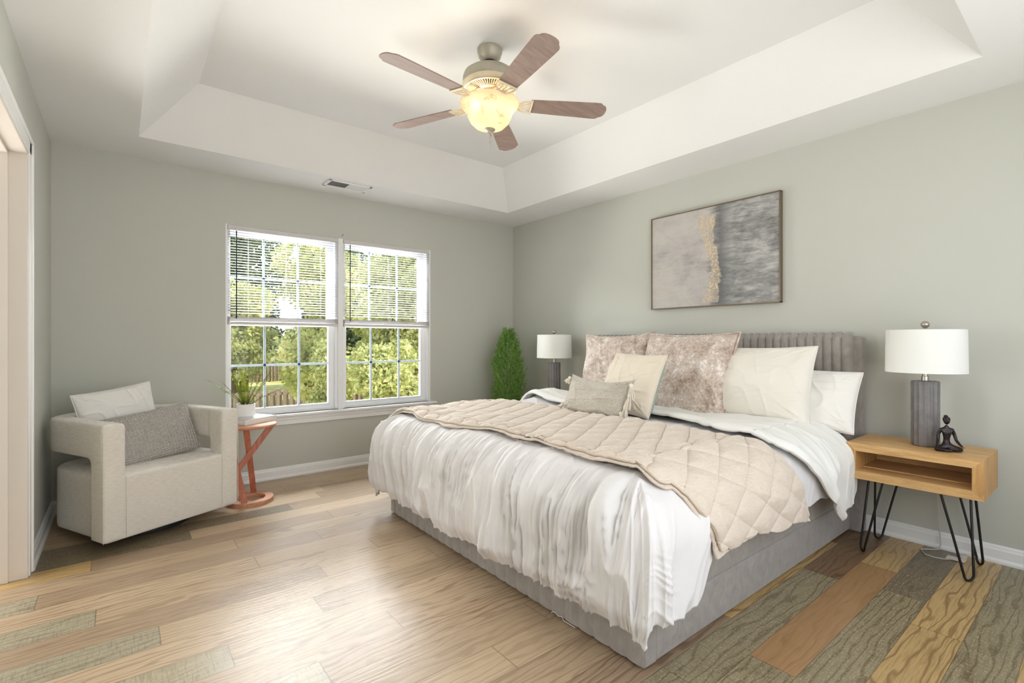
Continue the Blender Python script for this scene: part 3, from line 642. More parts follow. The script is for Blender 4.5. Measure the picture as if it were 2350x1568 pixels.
obj('lamp_cord', MB().tube([(-.17, -3.733, .60), (-.09, -3.735, .598), (-.052, -3.738, .594), (-.050, -3.74, .40), (-.045, -3.75, .20), (-.04, -3.76, .03), (-.05, -3.755, .006), (-.116, -3.69, .004), (-.18, -3.72, .004), (-.19, -3.76, .004), (-.175, -3.80, .004), (-.13, -3.835, .004), (-.075, -3.845, .005)], .0032, 6), M['cord'], label='clear lamp cord trailing down the wall and coiled on the floor under the nightstand', category='cord')
c = bpy.data.objects['lamp_cord']; cb_ = obj('cord_label', MB().box((-.155, -3.875, .004), (-.10, -3.80, .006)), M['tagp']); cb_.parent = c
c2 = obj('plug', MB().box((-.105, -3.875, .002), (-.075, -3.845, .024), .004), M['cord']); c2.parent = c
recenter(c, (-.12, -3.77, 0)) ; 
for k in (cb_, c2): k.data.transform(Matrix.Translation(-Vector((-.12, -3.77, 0))))

# ------------------------------------------------------------------ seated figurine
def skin_obj(name, joints, edges, mat, root=0, sub=2, **k):
    me = bpy.data.meshes.new(name); me.from_pydata([j[:3] for j in joints], edges, []); me.materials.append(mat)
    o = bpy.data.objects.new(name, me); COL.objects.link(o)
    o.modifiers.new('skin', 'SKIN').use_smooth_shade = True
    for i, j in enumerate(joints):
        sv = me.skin_vertices[0].data[i]; sv.radius = (j[3], j[4] if len(j) > 4 else j[3]); sv.use_root = (i == root)
    sb = o.modifiers.new('smooth', 'SUBSURF'); sb.levels = sub; sb.render_levels = sub
    return tag(o, **k)
# local frame: +X = her left, -Y = front
J = [(0, 0, .018, .020, .017), (0, .002, .040, .016, .012), (0, .000, .060, .0125, .010), (0, -.002, .084, .018, .013), (0, 0, .106, .016, .010), (0, .001, .119, .0068), (0, 0, .130, .0070),
     (-.022, .002, .106, .0092), (-.032, .004, .082, .0078), (-.036, -.004, .056, .0068), (-.045, -.024, .036, .0056), (-.050, -.034, .030, .0048),
     (.022, .002, .106, .0092), (.032, .004, .082, .0078), (.036, -.004, .056, .0068), (.045, -.024, .036, .0056), (.050, -.034, .030, .0048),
     (-.026, -.006, .016, .0165), (-.050, -.026, .013, .0125), (-.022, -.044, .010, .0075), (.010, -.047, .009, .0060),
     (.026, -.006, .016, .0165), (.052, -.024, .013, .0125), (.024, -.038, .016, .0072), (-.006, -.038, .018, .0055)]
Ed = [(0, 1), (1, 2), (2, 3), (3, 4), (4, 5), (5, 6), (4, 7), (7, 8), (8, 9), (9, 10), (10, 11), (4, 12), (12, 13), (13, 14), (14, 15), (15, 16), (0, 17), (17, 18), (18, 19), (19, 20), (0, 21), (21, 22), (22, 23), (23, 24)]
fe_ = empty('figurine', (-.315, -3.832, .592), 'dark bronze figurine of a woman sitting cross legged in meditation', 'figurine', rz=R(-62))
b_ = skin_obj('body', J, Ed, M['bronze']); b_.parent = fe_
hd = MB(); bm = bmesh.new(); bmesh.ops.create_uvsphere(bm, u_segments=24, v_segments=16, radius=1)
for v in bm.verts:
    z = v.co.z; k = 1 - .16 * max(0, -z); v.co = Vector((v.co.x * .0132 * k, v.co.y * .0155 * k - (.001 if z < 0 else 0) - (.0022 if (v.co.y < -.9 and abs(z + .1) < .3) else 0), z * .0185 + .1495))
hd.bm(bm); hd_ = obj('head', hd, M['bronze'], angle=180); hd_.parent = fe_
hb_ = MB(); hb_.lathe([(0, -.008), (.007, -.006), (.0088, 0), (.007, .006), (0, .008)], 18, c=(0, .009, .170)); hb_.lathe([(.0138, .149), (.0152, .156), (.0140, .164), (.009, .1695), (0, .171)], 24, c=(0, .0015, 0))
o = obj('hair_bun', hb_, M['bronze'], angle=180); o.parent = fe_
o = obj('bust', MB().lathe([(0, -.006), (.006, -.004), (.0078, 0), (.006, .005), (0, .0075)], 14, c=(-.0085, -.0115, .086)).lathe([(0, -.006), (.006, -.004), (.0078, 0), (.006, .005), (0, .0075)], 14, c=(.0085, -.0115, .086)), M['bronze'], angle=180); o.parent = fe_
for sx in (-1, 1):
    hnd = MB()
    for k in range(4): hnd.tube([(sx * .050, -.034, .029), (sx * (.050 + .0022 * (k - 1.5)), -.042, .0275), (sx * (.050 + .0032 * (k - 1.5)), -.047 - .001 * (k in (1, 2)), .0285)], .0013, 6)
    hnd.tube([(sx * .049, -.034, .031), (sx * .0455, -.038, .032), (sx * .0455, -.043, .0325)], .0014, 6)
    o = obj('hand', hnd, M['bronze']); o.parent = fe_

# ------------------------------------------------------------------ painting
pt = empty('painting', (0, -2.415, 1.40), 'large abstract grey painting with a gold leaf streak in a thin bronze frame', 'painting')
fr = MB(); y0, y1, z0, z1, fw_ = -2.931, -1.899, 1.400, 2.160, .008
for a, b in (((-.040, y0, z0), (-.001, y0 + fw_, z1)), ((-.040, y1 - fw_, z0), (-.001, y1, z1)), ((-.040, y0, z0), (-.001, y1, z0 + fw_)), ((-.040, y0, z1 - fw_), (-.001, y1, z1))): fr.box(a, b, .0015)
M['bronzeframe'] = plain('bronze_frame', (128, 112, 94), .35, .6, nscale=60, nb=.02, var=.08)
obj('picture_frame', fr, M['bronzeframe'], pt, world=True, smooth=False)
t = NT('abstract_canvas', .7); tcx = t.n.new('ShaderNodeTexCoord'); sp_ = t.n.new('ShaderNodeSeparateXYZ'); t.l.new(tcx.outputs['Object'], sp_.inputs[0])
Yc, Zc = sp_.outputs['Y'], sp_.outputs['Z']      # local y: + is left in the picture; z from .0 to .76
vs_ = t.co((1, 1.2, 5)); n1 = t.noise(t.co((1, 1.1, 1.6)), 3.2, 4, .6, .5); n2 = t.noise(vs_, 7, 6, .7, .4); n3 = t.noise(t.co((1, 4, 40)), 6, 4, .6)
base = t.ramp(t.math('ADD', t.math('MULTIPLY', n1, .7), t.math('MULTIPLY', n2, .3)), [(.32, sr(158, 153, 154)[:3]), (.46, sr(190, 184, 181)[:3]), (.58, sr(202, 197, 190)[:3]), (.70, sr(196, 182, 176)[:3])])
rside = t.ramp(t.math('ADD', t.math('MULTIPLY', n1, .45), t.math('MULTIPLY', n2, .55)), [(.36, sr(112, 110, 112)[:3]), (.48, sr(150, 150, 148)[:3]), (.58, sr(186, 185, 182)[:3]), (.68, sr(214, 213, 210)[:3])])
yw = t.math('ADD', Yc, t.math('MULTIPLY_ADD', n2, .10, -.05))
mk = t.n.new('ShaderNodeMapRange'); mk.inputs[1].default_value = .02; mk.inputs[2].default_value = -.05; t.l.new(yw, mk.inputs[0])
c = t.mix(mk.outputs[0], base, rside)
dband = t.math('MULTIPLY', t.ramp(t.math('ABSOLUTE', t.math('ADD', yw, .085)), [(.0, (1, 1, 1)), (.09, (0, 0, 0))]), .75)
c = t.mix(dband, c, sr(98, 96, 100))
# gold streak: centre line as a function of height
cen = t.math('ADD', t.math('MULTIPLY', t.math('SINE', t.math('MULTIPLY_ADD', Zc, 8.5, -.6)), -.038), -.012)
wid = t.math('MULTIPLY_ADD', t.math('POWER', t.math('ABSOLUTE', t.math('SUBTRACT', Zc, .36)), 1.4), .19, .032)
wid = t.math('ADD', wid, t.math('MULTIPLY_ADD', t.noise(t.co((1, 1, 1)), 9, 4, .7), .09, -.045))
dist = t.math('ABSOLUTE', t.math('SUBTRACT', t.math('ADD', Yc, t.math('MULTIPLY_ADD', t.noise(t.co(), 22, 5, .7), .07, -.035)), cen))
inn = t.math('LESS_THAN', dist, wid); inn = t.math('MULTIPLY', inn, t.math('MULTIPLY', t.math('LESS_THAN', Zc, .70), t.math('GREATER_THAN', Zc, .03)))
c = t.mix(t.math('MULTIPLY', inn, .6), c, sr(196, 182, 166))
fl = t.ramp(t.noise(t.co(), 85, 4, .7, .6), [(.50, (0, 0, 0)), (.56, (1, 1, 1))]); gm = t.math('MULTIPLY', t.math('MULTIPLY', inn, fl), t.ramp(t.noise(t.co(), 13, 2), [(.40, (0, 0, 0)), (.52, (1, 1, 1))]))
c = t.mix(gm, c, sr(232, 212, 176)); t.col(c); t.l.new(t.math('MULTIPLY', gm, .55), t.b.inputs['Metallic']); t.l.new(t.math('MULTIPLY_ADD', gm, -.4, .7), t.b.inputs['Roughness'])
t.bump(t.math('ADD', n3, t.math('MULTIPLY', gm, 1.0)), .15, .003)
obj('canvas', MB().box((-.033, y0 + fw_, z0 + fw_), (-.006, y1 - fw_, z1 - fw_)), t.mat, pt, world=True, smooth=False)
# ------------------------------------------------------------------ ceiling fan
FX, FY = -1.899, -2.153
fan = empty('ceiling_fan', (FX, FY, H2), 'five blade ceiling fan with a lit alabaster bowl light', 'ceiling fan')
FZ = lambda z: z - H2
def fl(name, prof, m, n=48, **k): return obj(name, MB().lathe([(r, FZ(z)) for r, z in prof], n, **k), m, fan)
fl('canopy', [(.066, 2.78), (.070, 2.776), (.070, 2.758), (.066, 2.752), (.063, 2.735), (.052, 2.722), (.044, 2.712), (.037, 2.708)], M['fanmetal'])
fl('canopy_collar', [(.034, 2.712), (.034, 2.703), (.024, 2.700), (.016, 2.704)], M['dark'])
fl('downrod', [(.0125, 2.71), (.0125, 2.665)], M['fanmetal'], 20)
fl('motor_housing', [(.015, 2.672), (.030, 2.668), (.085, 2.660), (.122, 2.650), (.143, 2.634), (.150, 2.615), (.150, 2.592), (.146, 2.584), (.149, 2.578)], M['fanmetal'], 64)
fl('motor_band', [(.149, 2.580), (.154, 2.574), (.152, 2.560), (.146, 2.552), (.140, 2.549)], M['fanivory'], 64, caps=False)
# vented underside: radial ribs over a dark disc
vt = MB()
for k in range(60):
    a = 2 * math.pi * k / 60; vt.box((.080, -.0022, FZ(2.541)), (.143, .0022, FZ(2.549)), 0, Matrix.Rotation(a, 4, 'Z'))
vt.lathe([(.143, FZ(2.549)), (.147, FZ(2.543)), (.141, FZ(2.540)), (.139, FZ(2.546))], 64, caps=False); vt.lathe([(.02, FZ(2.546)), (.02, FZ(2.530)), (.075, FZ(2.531)), (.083, FZ(2.538)), (.081, FZ(2.548))], 64, caps=False)
vg = obj('vent_grille', vt, M['fanivory'], fan)
fl('motor_underside', [(0, 2.5505), (.141, 2.5495)], M['soil'], 48)
fl('light_fitter', [(.055, 2.534), (.062, 2.525), (.06, 2.500), (.085, 2.492), (.088, 2.470), (.05, 2.466)], M['fanivory'])
BZ = 2.476
for k in range(5):
    a = R(-30 + 72 * k); Rm = Matrix.Rotation(a, 4, 'Z')
    Bm = Rm @ Matrix.Translation((0, 0, FZ(BZ))) @ Matrix.Rotation(R(-11), 4, 'X')
    top = [(.232, .052), (.40, .060), (.60, .067), (.628, .067), (.640, .062), (.648, .052), (.662, .045), (.672, .034), (.677, .016), (.678, 0)]
    poly = top + [(x, -y) for x, y in top[::-1][1:]]
    bl = obj('blade', MB().prism(poly, -.003, .003, Bm), M['blade'], fan)
    ir = MB()
    arc = [(.235 - .085 * math.sin(t_), .048 * math.cos(t_), 0) for t_ in np.linspace(0, math.pi, 17)]
    ir.tube([Bm @ Vector((x, y, -.008)) for x, y, z in arc], .0055, 8)
    ir.tube([Bm @ Vector((.237, -.055, -.008)), Bm @ Vector((.237, .055, -.008))], .0055, 8)
    for yy_ in (-.020, 0, .020): ir.tube([Bm @ Vector((.152 + (.004 if yy_ else 0) + abs(yy_) * .5, yy_, -.008)), Bm @ Vector((.237, yy_, -.008))], .0035, 6)
    ir.tube([Bm @ Vector((.234, -.040, -.008)), Bm @ Vector((.172, -.0, -.008)), Bm @ Vector((.234, .040, -.008))], .003, 6)
    ir.tube([Rm @ Vector(p) for p in ((.060, 0, FZ(2.533)), (.095, 0, FZ(2.520)), (.125, 0, FZ(2.496)), (.150, 0, FZ(2.476)), (.175, 0, FZ(2.469)))], [.012, .010, .009, .009, .007], 10, flat=.6)
    obj('blade_iron', ir, M['fanivory'], bl)
    WM[bl.name] = WM[fan.name]
bowl = [(.166, 2.474), (.168, 2.470), (.163, 2.461), (.150, 2.450), (.138, 2.437), (.129, 2.420), (.122, 2.398), (.109, 2.370), (.085, 2.346), (.050, 2.331), (.012, 2.326), (.012, 2.330), (.048, 2.335), (.082, 2.350), (.105, 2.373), (.118, 2.400), (.125, 2.422), (.134, 2.440), (.147, 2.454), (.160, 2.465), (.163, 2.472), (.166, 2.474)]
fl('glass_bowl', bowl, M['bowl'], 64, caps=False)
fl('finial', [(0, 2.336), (.030, 2.332), (.032, 2.326), (.026, 2.320), (.012, 2.314), (.009, 2.306), (.011, 2.302), (.007, 2.296), (.004, 2.292), (.006, 2.288), (.003, 2.282), (0, 2.280)], M['fanmetal'], 24)
ch = MB(); ch.tube([(.0, .0, FZ(2.282)), (0, 0, FZ(2.190))], .0016, 5); ch.lathe([(0, FZ(2.262)), (.004, FZ(2.259)), (.0035, FZ(2.250)), (0, FZ(2.247))], 10); obj('pull_chain', ch, M['nickel'], fan)
ch = MB(); ch.tube([(.020, .012, FZ(2.330)), (.020, .012, FZ(2.245))], .0014, 5); ch.lathe([(0, .006), (.004, .003), (.0035, -.006), (0, -.009)], 10, c=(.020, .012, FZ(2.303))); obj('pull_chain', ch, M['nickel'], fan)
for i, (dx, dy) in enumerate(((.070, -.062), (-.085, -.025))):
    b = MB().lathe([(0, -.045), (.015, -.040), (.022, -.025), (.020, -.008), (.011, .006), (.011, .024)], 20, c=(dx, dy, FZ(2.440))); obj('bulb', b, M['bulb'], fan)
    lamp('fan_bulb', 'POINT', (FX + dx * 1.0, FY + dy * 1.0, 2.440), (0, 0, -1), 2.6, (1, .82, .62), shadow_soft_size=.03)

# ------------------------------------------------------------------ ceiling vent
cv = empty('ceiling_vent', (-2.03, -.312, H), 'white rectangular air register in the ceiling border above the window', 'vent')
f_ = MB(); a0, a1, b0, b1 = -.180, .180, -.092, .092
for A, B in (((a0, b0), (a1, b0 + .024)), ((a0, b1 - .024), (a1, b1)), ((a0, b0), (a0 + .026, b1)), ((a1 - .026, b0), (a1, b1)), ((-.004, b0), (.004, b1))): f_.box((A[0], A[1], -.009), (B[0], B[1], -.0005), .003)
obj('vent_frame', f_, M['trim'], cv, smooth=False)
for sgn, nm in ((-1, 1), (1, 1)):
    lv = MB()
    for k in range(14):
        x = sgn * (.012 + .0105 * k + .002); lv.box((-.0048, b0 + .022, -.001), (.0048, b1 - .022, 0), 0, Matrix.Translation((x, 0, -.004)) @ Matrix.Rotation(R(38 * sgn), 4, 'Y'))
    obj('louvers', lv, M['trim'], cv, smooth=False)
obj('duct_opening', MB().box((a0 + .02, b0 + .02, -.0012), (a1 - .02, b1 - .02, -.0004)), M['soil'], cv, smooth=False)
for sx in (-1, 1): obj('screw', MB().lathe([(0, -.011), (.003, -.0105), (.0035, -.009)], 10, c=(sx * .168, 0, 0)), M['nickel'], cv)

# ------------------------------------------------------------------ blinds
def blind(x0, x1, wand, label):
    e = empty('window_blind', ((x0 + x1) / 2, .0, 2.05), label, 'blind', 'white half raised mini blinds')
    w_ = (x1 - x0) / 2; P = lambda n, mb, m, **k: obj(n, mb, m, e, smooth=False, **k)
    P('headrail', MB().box((-w_, -.006, -.034), (w_, .022, 0), .003), M['railgrey'])
    sl = MB(); n = 31
    for k in range(n):
        z = -.052 - .0213 * k
        for i in range(4):
            pass
        pr = [(-.0125, 0), (-.006, .0014), (0, .002), (.006, .0014), (.0125, 0)]
        vs = [(x, y + .006, z + dz + y * .30) for x in (-w_ + .003, w_ - .003) for y, dz in pr]
        sl.add(vs, [(i, i + 1, 6 + i, 5 + i) for i in range(4)])
    so = obj('slats', sl, M['slat'], e); m = so.modifiers.new('thickness', 'SOLIDIFY'); m.thickness = .0007
    bt = MB()
    for k in range(12): bt.box((-w_ + .003, -.0065, -.722 - .0030 * k), (w_ - .003, .0185, -.7203 - .0030 * k))
    P('stacked_slats', bt, M['railgrey'])
    P('bottom_rail', MB().box((-w_ + .002, -.007, -.782), (w_ - .002, .019, -.760), .003), M['railgrey'])
    cd = MB()
    for fx in (-.66, 0, .66):
        for y in (-.0075, .0195): cd.tube([(w_ * fx, y, -.03), (w_ * fx, y, -.775)], .0007, 4)
    P('ladder_cords', cd, M['slat'])
    wd = obj('tilt_wand', MB().tube([(wand, -.016, -.045), (wand, -.016, -.735)], .0042, 6), M['black'], e, smooth=False)
    P('wand_hook', MB().tube([(wand, -.004, -.018), (wand, -.016, -.022), (wand, -.016, -.05)], .0016, 5), M['slat'])
    return e
blind(-2.864, -2.002, -2.805 + 2.433, 'half raised white mini blind on the left window unit')
blind(-1.953, -1.086, -1.898 + 1.5195, 'half raised white mini blind on the right window unit, nearer the room corner')
hk = MB().lathe([(0, 0), (.010, 0), (.010, .003), (.004, .004), (.004, .012)], 14); bm_ = hk
hk.v = [(v[0], -v[2], v[1]) for v in hk.v]
hk.tube([(0, -.010, 0), (0, -.022, -.004), (.0, -.028, .004), (0, -.026, .012)], .003, 8)
o = obj('wall_hook', hk, M['nickel'], label='small metal hook screwed in the wall above the middle of the window', category='hook'); o.location = (-1.966, 0, 2.083)

# ------------------------------------------------------------------ armchair
CA = math.atan2(.4343, .9008)
ch = empty('armchair', (-3.25, -.843, 0), 'cream barrel armchair with open arms on a dark swivel base', 'armchair', rz=CA)
# local frame: x along the front edge, y towards the back, front face at y=0
def dshape(w, dpt, r0=.02, n=30, inset=0):
    hw = w / 2 - inset; ys = dpt - inset - hw * .72
    p = [(-hw, 0 + inset), (hw, 0 + inset)]
    return p + [(hw * math.copysign(abs(math.cos(a)) ** .85, math.cos(a)), ys + hw * .72 * max(0, math.sin(a)) ** .9) for a in np.linspace(0, math.pi, n)]
def rounded(name, pieces, mat, vox, it, parent, sub=0):
    mb = MB()
    for f in pieces: f(mb)
    o = obj(name, mb, mat, parent, smooth=True, angle=180)
    m = o.modifiers.new('union', 'REMESH'); m.mode = 'VOXEL'; m.voxel_size = vox; m.use_smooth_shade = True
    m = o.modifiers.new('soften', 'SMOOTH'); m.iterations = it; m.factor = .5
    return o
WCH, DCH = .752, .765
ring_o = dshape(WCH + .02, DCH + .01); 
def ring(mb, z0, z1, t=.105):
    n = 44; hw = (WCH + .02) / 2; outer, inner = [], []
    for k in range(n):
        f = k / (n - 1)
        def P_(h, yb): # path from right front round the back to left front
            L1 = yb - h * .72; tot = 2 * L1 + math.pi * h * .88; s_ = f * tot
            if s_ < L1: return (h, s_)
            if s_ > tot - L1: return (-h, tot - s_)
            a = (s_ - L1) / (tot - 2 * L1) * math.pi; return (h * math.copysign(abs(math.cos(a)) ** .85, math.cos(a)), L1 + h * .72 * max(0, math.sin(a)) ** .9)
        outer.append(P_(hw, DCH + .01)); inner.append(P_(hw - t, DCH + .01 - t))
    vs = [(x, y, z) for z in (z0, z1) for x, y in outer + inner]; N2 = 2 * n; fs = []
    for k in range(n - 1):
        fs += [(k, k + 1, N2 + k + 1, N2 + k), (n + k + 1, n + k, N2 + n + k, N2 + n + k + 1), (k + 1, k, n + k, n + k + 1), (N2 + k, N2 + k + 1, N2 + n + k + 1, N2 + n + k)]
    fs += [(0, N2, N2 + n, n), (n - 1, 2 * n - 1, N2 + 2 * n - 1, N2 + n - 1)]
    mb.add(vs, fs)
H_ = WCH / 2 + .004
rounded('seat', [lambda mb: mb.prism(dshape(WCH - .03, DCH - .02, inset=.0)[0:], .055, .405)], M['chair'], .011, 10, ch)
rounded('arm_frame', [lambda mb: ring(mb, .500, .690), lambda mb: mb.box((-H_, -.004, .052), (-H_ + .108, .135, .686)), lambda mb: mb.box((H_ - .108, -.004, .052), (H_, .135, .686))], M['chair'], .010, 14, ch)
sm = MB()
for sx in (-1, 1):
    sm.tube([(sx * (H_ - .108), -.004, .06), (sx * (H_ - .108), -.004, .40)], .0018, 5)
    sm.tube([(sx * (H_ + .0005), -.002, .06), (sx * (H_ + .0005), -.002, .655)], .0016, 5)
sm.tube([(-H_ + .11, .002, .385), (H_ - .11, .002, .385)], .0018, 5)
obj('seam_piping', sm, M['chair'], ch)
obj('swivel_base', MB().lathe([(.0, 0), (.262, 0), (.268, .006), (.268, .035), (.262, .042), (.15, .044), (.15, .06), (0, .06)], 60, c=(0, .36, 0)), M['dark'], ch)
Cm = Matrix.Translation((-3.25, -.843, 0)) @ Matrix.Rotation(CA, 4, 'Z')
def chb(c, right, up): 
    return Cm @ basis(c, right, up)
place_pillow('white_chair_pillow', pillow(.43, .36, .13, .05, seed=33, wr=.010), M['std'], chb((-.065, .50, .665), (1, 0, .13), (0, .18, 1)), 'plain white pillow standing at the back of the armchair', rimtube(.43, .36, .05, .003), M['std'])
kp = pillow(.56, .32, .13, .04, seed=37, wr=.003)
place_pillow('knit_lumbar_cushion', kp, M['knit'], chb((.0, .30, .545), (1, 0, .10), (.0, .40, 1)), 'grey beige waffle knit lumbar cushion leaning in the armchair seat', rimtube(.56, .32, .04, .004), M['knit'], cat='cushion')

# ------------------------------------------------------------------ side table, book, fern
TX, TY = -2.800, -.505
st = empty('side_table', (TX, TY, 0), 'round reddish wood side table with crossed legs and a ring foot', 'side table')
obj('tabletop', MB().lathe([(0, .530), (.158, .530), (.167, .533), (.171, .540), (.171, .546), (.167, .550), (0, .550)], 64), M['redtop'], st)
rg = [(.150, 0), (.150, .026), (.148, .028), (.098, .028), (.096, .026), (.096, 0), (.150, 0)]
obj('ring_base', MB().lathe(rg, 64, caps=False), M['redtop'], st, angle=40)
def slab_leg(p, q, w=.038, tk=.022):
    p, q = Vector(p), Vector(q); d = (q - p).normalized(); vdir = Vector((-.18, -.98, 0)); s_ = d.cross(vdir).normalized(); n_ = s_.cross(d).normalized(); mb = MB(); vs = []
    for P_, zz in ((p, p.z), (q, q.z)):
        for a, b in ((-1, -1), (1, -1), (1, 1), (-1, 1)):
            v = P_ + s_ * a * w / 2 + n_ * b * tk / 2; v += d * ((zz - v.z) / d.z); vs.append(v[:])
    return mb.add(vs, [(0, 1, 2, 3)[::-1], (4, 5, 6, 7), (0, 1, 5, 4), (1, 2, 6, 5), (2, 3, 7, 6), (3, 0, 4, 7)])
for p, q in (((-.055, -.108, .024), (-.135, .04, .532)), ((.045, .112, .024), (-.045, -.11, .532)), ((-.088, -.045, .24), (.125, -.055, .532))):
    obj('leg', slab_leg(p, q), M['redwood'], st, smooth=False)
bk = empty('book', (-2.785, -.405, .550), 'thick pale grey clothbound book lying on the side table', 'book', rz=R(30.5))
obj('cover', MB().box((-.138, -.115, 0), (.136, .115, .0035), .001).box((-.138, -.115, .0335), (.136, .115, .037), .001).box((-.138, -.115, 0), (-.134, .115, .037), .001), M['book'], bk, smooth=False)
M['pages'] = plain('book_pages', (232, 230, 222), .9, nscale=300, nb=.3, var=.06)
obj('page_block', MB().box((-.134, -.1145, .0035), (.1355, .1145, .0335)), M['pages'], bk, smooth=False)
pf = empty('potted_fern', (-2.815, -.432, .587), 'small green fern in a white ceramic pot on the book', 'plant')
obj('pot', MB().lathe([(0, 0), (.046, 0), (.050, .008), (.060, .016), (.061, .020), (.062, .098), (.060, .100), (.057, .098), (.056, .080), (0, .078)], 48), M['pot'], pf)
obj('soil', MB().lathe([(0, .086), (.02, .088), (.056, .083)], 30), M['soil'], pf)
def frond(az, L, lean, droop, seed):
    rn = random.Random(seed); mb = MB(); pts = []; n = 34; dirv = Vector((math.cos(az), math.sin(az), 0))
    for i in range(n + 1):
        s_ = i / n; out = math.sin(lean) * L * s_ + droop * L * s_ ** 2.2; up_ = math.cos(lean) * L * s_ - droop * .75 * L * s_ ** 2.6
        side = Vector((-dirv.y, dirv.x, 0)) * (.03 * math.sin(s_ * 3 + seed) * L)
        pts.append(dirv * (.010 + out) + side + Vector((0, 0, .082 + up_)))
    mb.tube(pts, [.0022 * (1 - .75 * i / n) for i in range(n + 1)], 5)
    for i in range(3, n):
        p, tn = pts[i], (pts[i + 1] - pts[i - 1]).normalized(); s_ = i / n
        sd = tn.cross(Vector((0, 0, 1)) if abs(tn.z) < .97 else dirv).normalized(); nm = sd.cross(tn)
        ll = L * .082 * (math.sin(math.pi * min(1, .16 + s_ * .9)) ** .6) * rn.uniform(.8, 1.1)
        for sg in (-1, 1):
            dr = (sd * sg + tn * .35 - Vector((0, 0, .15)) + nm * rn.uniform(-.3, .3)).normalized(); wv = tn * (L * .0105)
            a = p; b = p + dr * ll * .5 + wv; c = p + dr * ll; d = p + dr * ll * .5 - wv
            mb.add([(a - wv * .6)[:], (a + wv * .6)[:], b[:], c[:], d[:]], [(0, 1, 2, 3, 4)])
    return mb
rt2 = math.atan2(-.625, .7806)   # camera right in plan
for i, (az, L, ln, dp) in enumerate(((rt2 + math.pi, .33, .78, .16), (rt2 + math.pi + .3, .24, .62, .05), (rt2 + math.pi + .15, .30, .30, .04), (rt2 + 2.6, .31, .20, .05), (rt2 - 1.2, .29, .10, .03), (rt2 + .2, .31, .16, .04), (rt2 + .1, .31, .34, .05), (rt2 - .1, .35, .60, .02), (rt2 + .1, .26, .98, .12), (rt2 + 2.9, .30, .40, .05),
                                      (rt2 - 1.6, .17, .3, .15), (rt2 + 1.7, .2, .25, .1), (rt2 - 2.4, .16, .5, .2), (rt2 + .9, .22, .35, .12), (rt2 - 1.0, .13, .7, .3), (rt2 + math.pi - .5, .15, .5, .3))):
    obj('frond', frond(az, L, ln, dp, i), M['fern'], pf, smooth=False)

# ------------------------------------------------------------------ corner evergreen
cy = empty('potted_evergreen', (-.35, -.355, 0), 'bushy green columnar evergreen standing in the room corner', 'plant')
obj('pot', MB().lathe([(0, 0), (.10, 0), (.115, .01), (.14, .24), (.148, .245), (.148, .265), (.135, .265), (.13, .23), (0, .22)], 40), M['soil'], cy)
obj('trunk', MB().tube([(0, 0, .2), (.005, .004, .6), (-.004, 0, 1.15)], [.013, .008, .003], 8), M['cypress'], cy)
rn = np.random.RandomState(4); mb = MB(); V, Fc = [], []
def rad(z): return np.interp(z, [.28, .40, .55, .75, .9, 1.02, 1.12, 1.20, 1.265], [.10, .135, .15, .165, .158, .118, .080, .034, .004])
for i in range(3600):
    z = rn.uniform(.27, 1.225); az = rn.uniform(0, 6.283); Rr = rad(z) * (.90 + .15 * math.sin(az * 3 + z * 14) + .13 * math.sin(z * 37 + az * 5) + .08 * math.sin(az * 11 + z * 60)); q_ = Rr * math.sqrt(rn.uniform(.35, 1))
    p = Vector((q_ * math.cos(az), q_ * math.sin(az), z)); d = Vector((math.cos(az) * .65, math.sin(az) * .65, 1.0 + rn.uniform(-.3, .3))).normalized(); L = rn.uniform(.035, .075)
    s_ = d.cross(Vector((rn.normal(), rn.normal(), rn.normal()))).normalized(); s2 = d.cross(s_)
    for k in range(4):
        f = .15 + .22 * k; b = p + d * L * f; wv = L * .30 * (1 - f * .4)
        for sg in (-1, 1):
            tip = b + (s_ * sg * .8 + d * 1.1 + s2 * rn.uniform(-.5, .5)) * wv * .8
            n = len(V); V += [(b - s2 * .0030)[:], (b + s2 * .0030 + d * .005)[:], tip[:]]; Fc.append((n, n + 1, n + 2))
    n = len(V); V += [(p - s_ * .0024)[:], (p + s_ * .0024)[:], (p + d * L * 1.15)[:]]; Fc.append((n, n + 1, n + 2))
mb.add(V, Fc); obj('foliage', mb, M['cypress'], cy, smooth=False)

# ------------------------------------------------------------------ outside: lawn, fences, shrubs and trees
GZ = -1.35
gl_ = MB(); gx = np.linspace(-30, 40, 60)[:, None] + np.zeros((1, 60)); gy_ = .3 + (np.linspace(0, 1, 60) ** 1.6)[None, :] * 60 + np.zeros((60, 1))
gl_.grid(np.stack([gx, gy_, GZ + 0 * gx], -1)); o = obj('lawn', gl_, M['lawn'], kind='stuff', label='sunlit yellow green lawn beyond the window', category='lawn')
def fence(p0, p1, ztop_, label, gap=.02, bw=.10):
    d = Vector((p1[0] - p0[0], p1[1] - p0[1], 0)); L = d.length; d.normalize(); e = empty('wooden_fence', (p0[0], p0[1], GZ), label, 'fence', rz=math.atan2(d.y, d.x)); h = ztop_ - GZ; rn = random.Random(int(L * 7))
    mb = MB(); x = 0; k = 0
    while x < L: mb.box((x, (-.03 if k % 2 else .02), .03), (x + bw, (-.012 if k % 2 else .038), h + rn.uniform(-.02, .01))); x += bw * .80 + gap; k += 1
    obj('boards', mb, M['fencew'], e, smooth=False); mb = MB()
    for z in (.25, h - .15): mb.box((0, -.012, z), (L, .02, z + .08))
    obj('rails', mb, M['fencew'], e, smooth=False)
    x = 0
    while x < L: obj('post', MB().box((x - .045, .02, 0), (x + .045, .11, h + .03)), M['fencew'], e, smooth=False); x += 2.4
fence((-4.5, 9.9), (6.5, 12.8), -.30, 'weathered low picket fence crossing the lawn behind the lower left panes')
fence((-6, 27), (26, 30), .55, 'dark tall fence far away at the far end of the lawn')
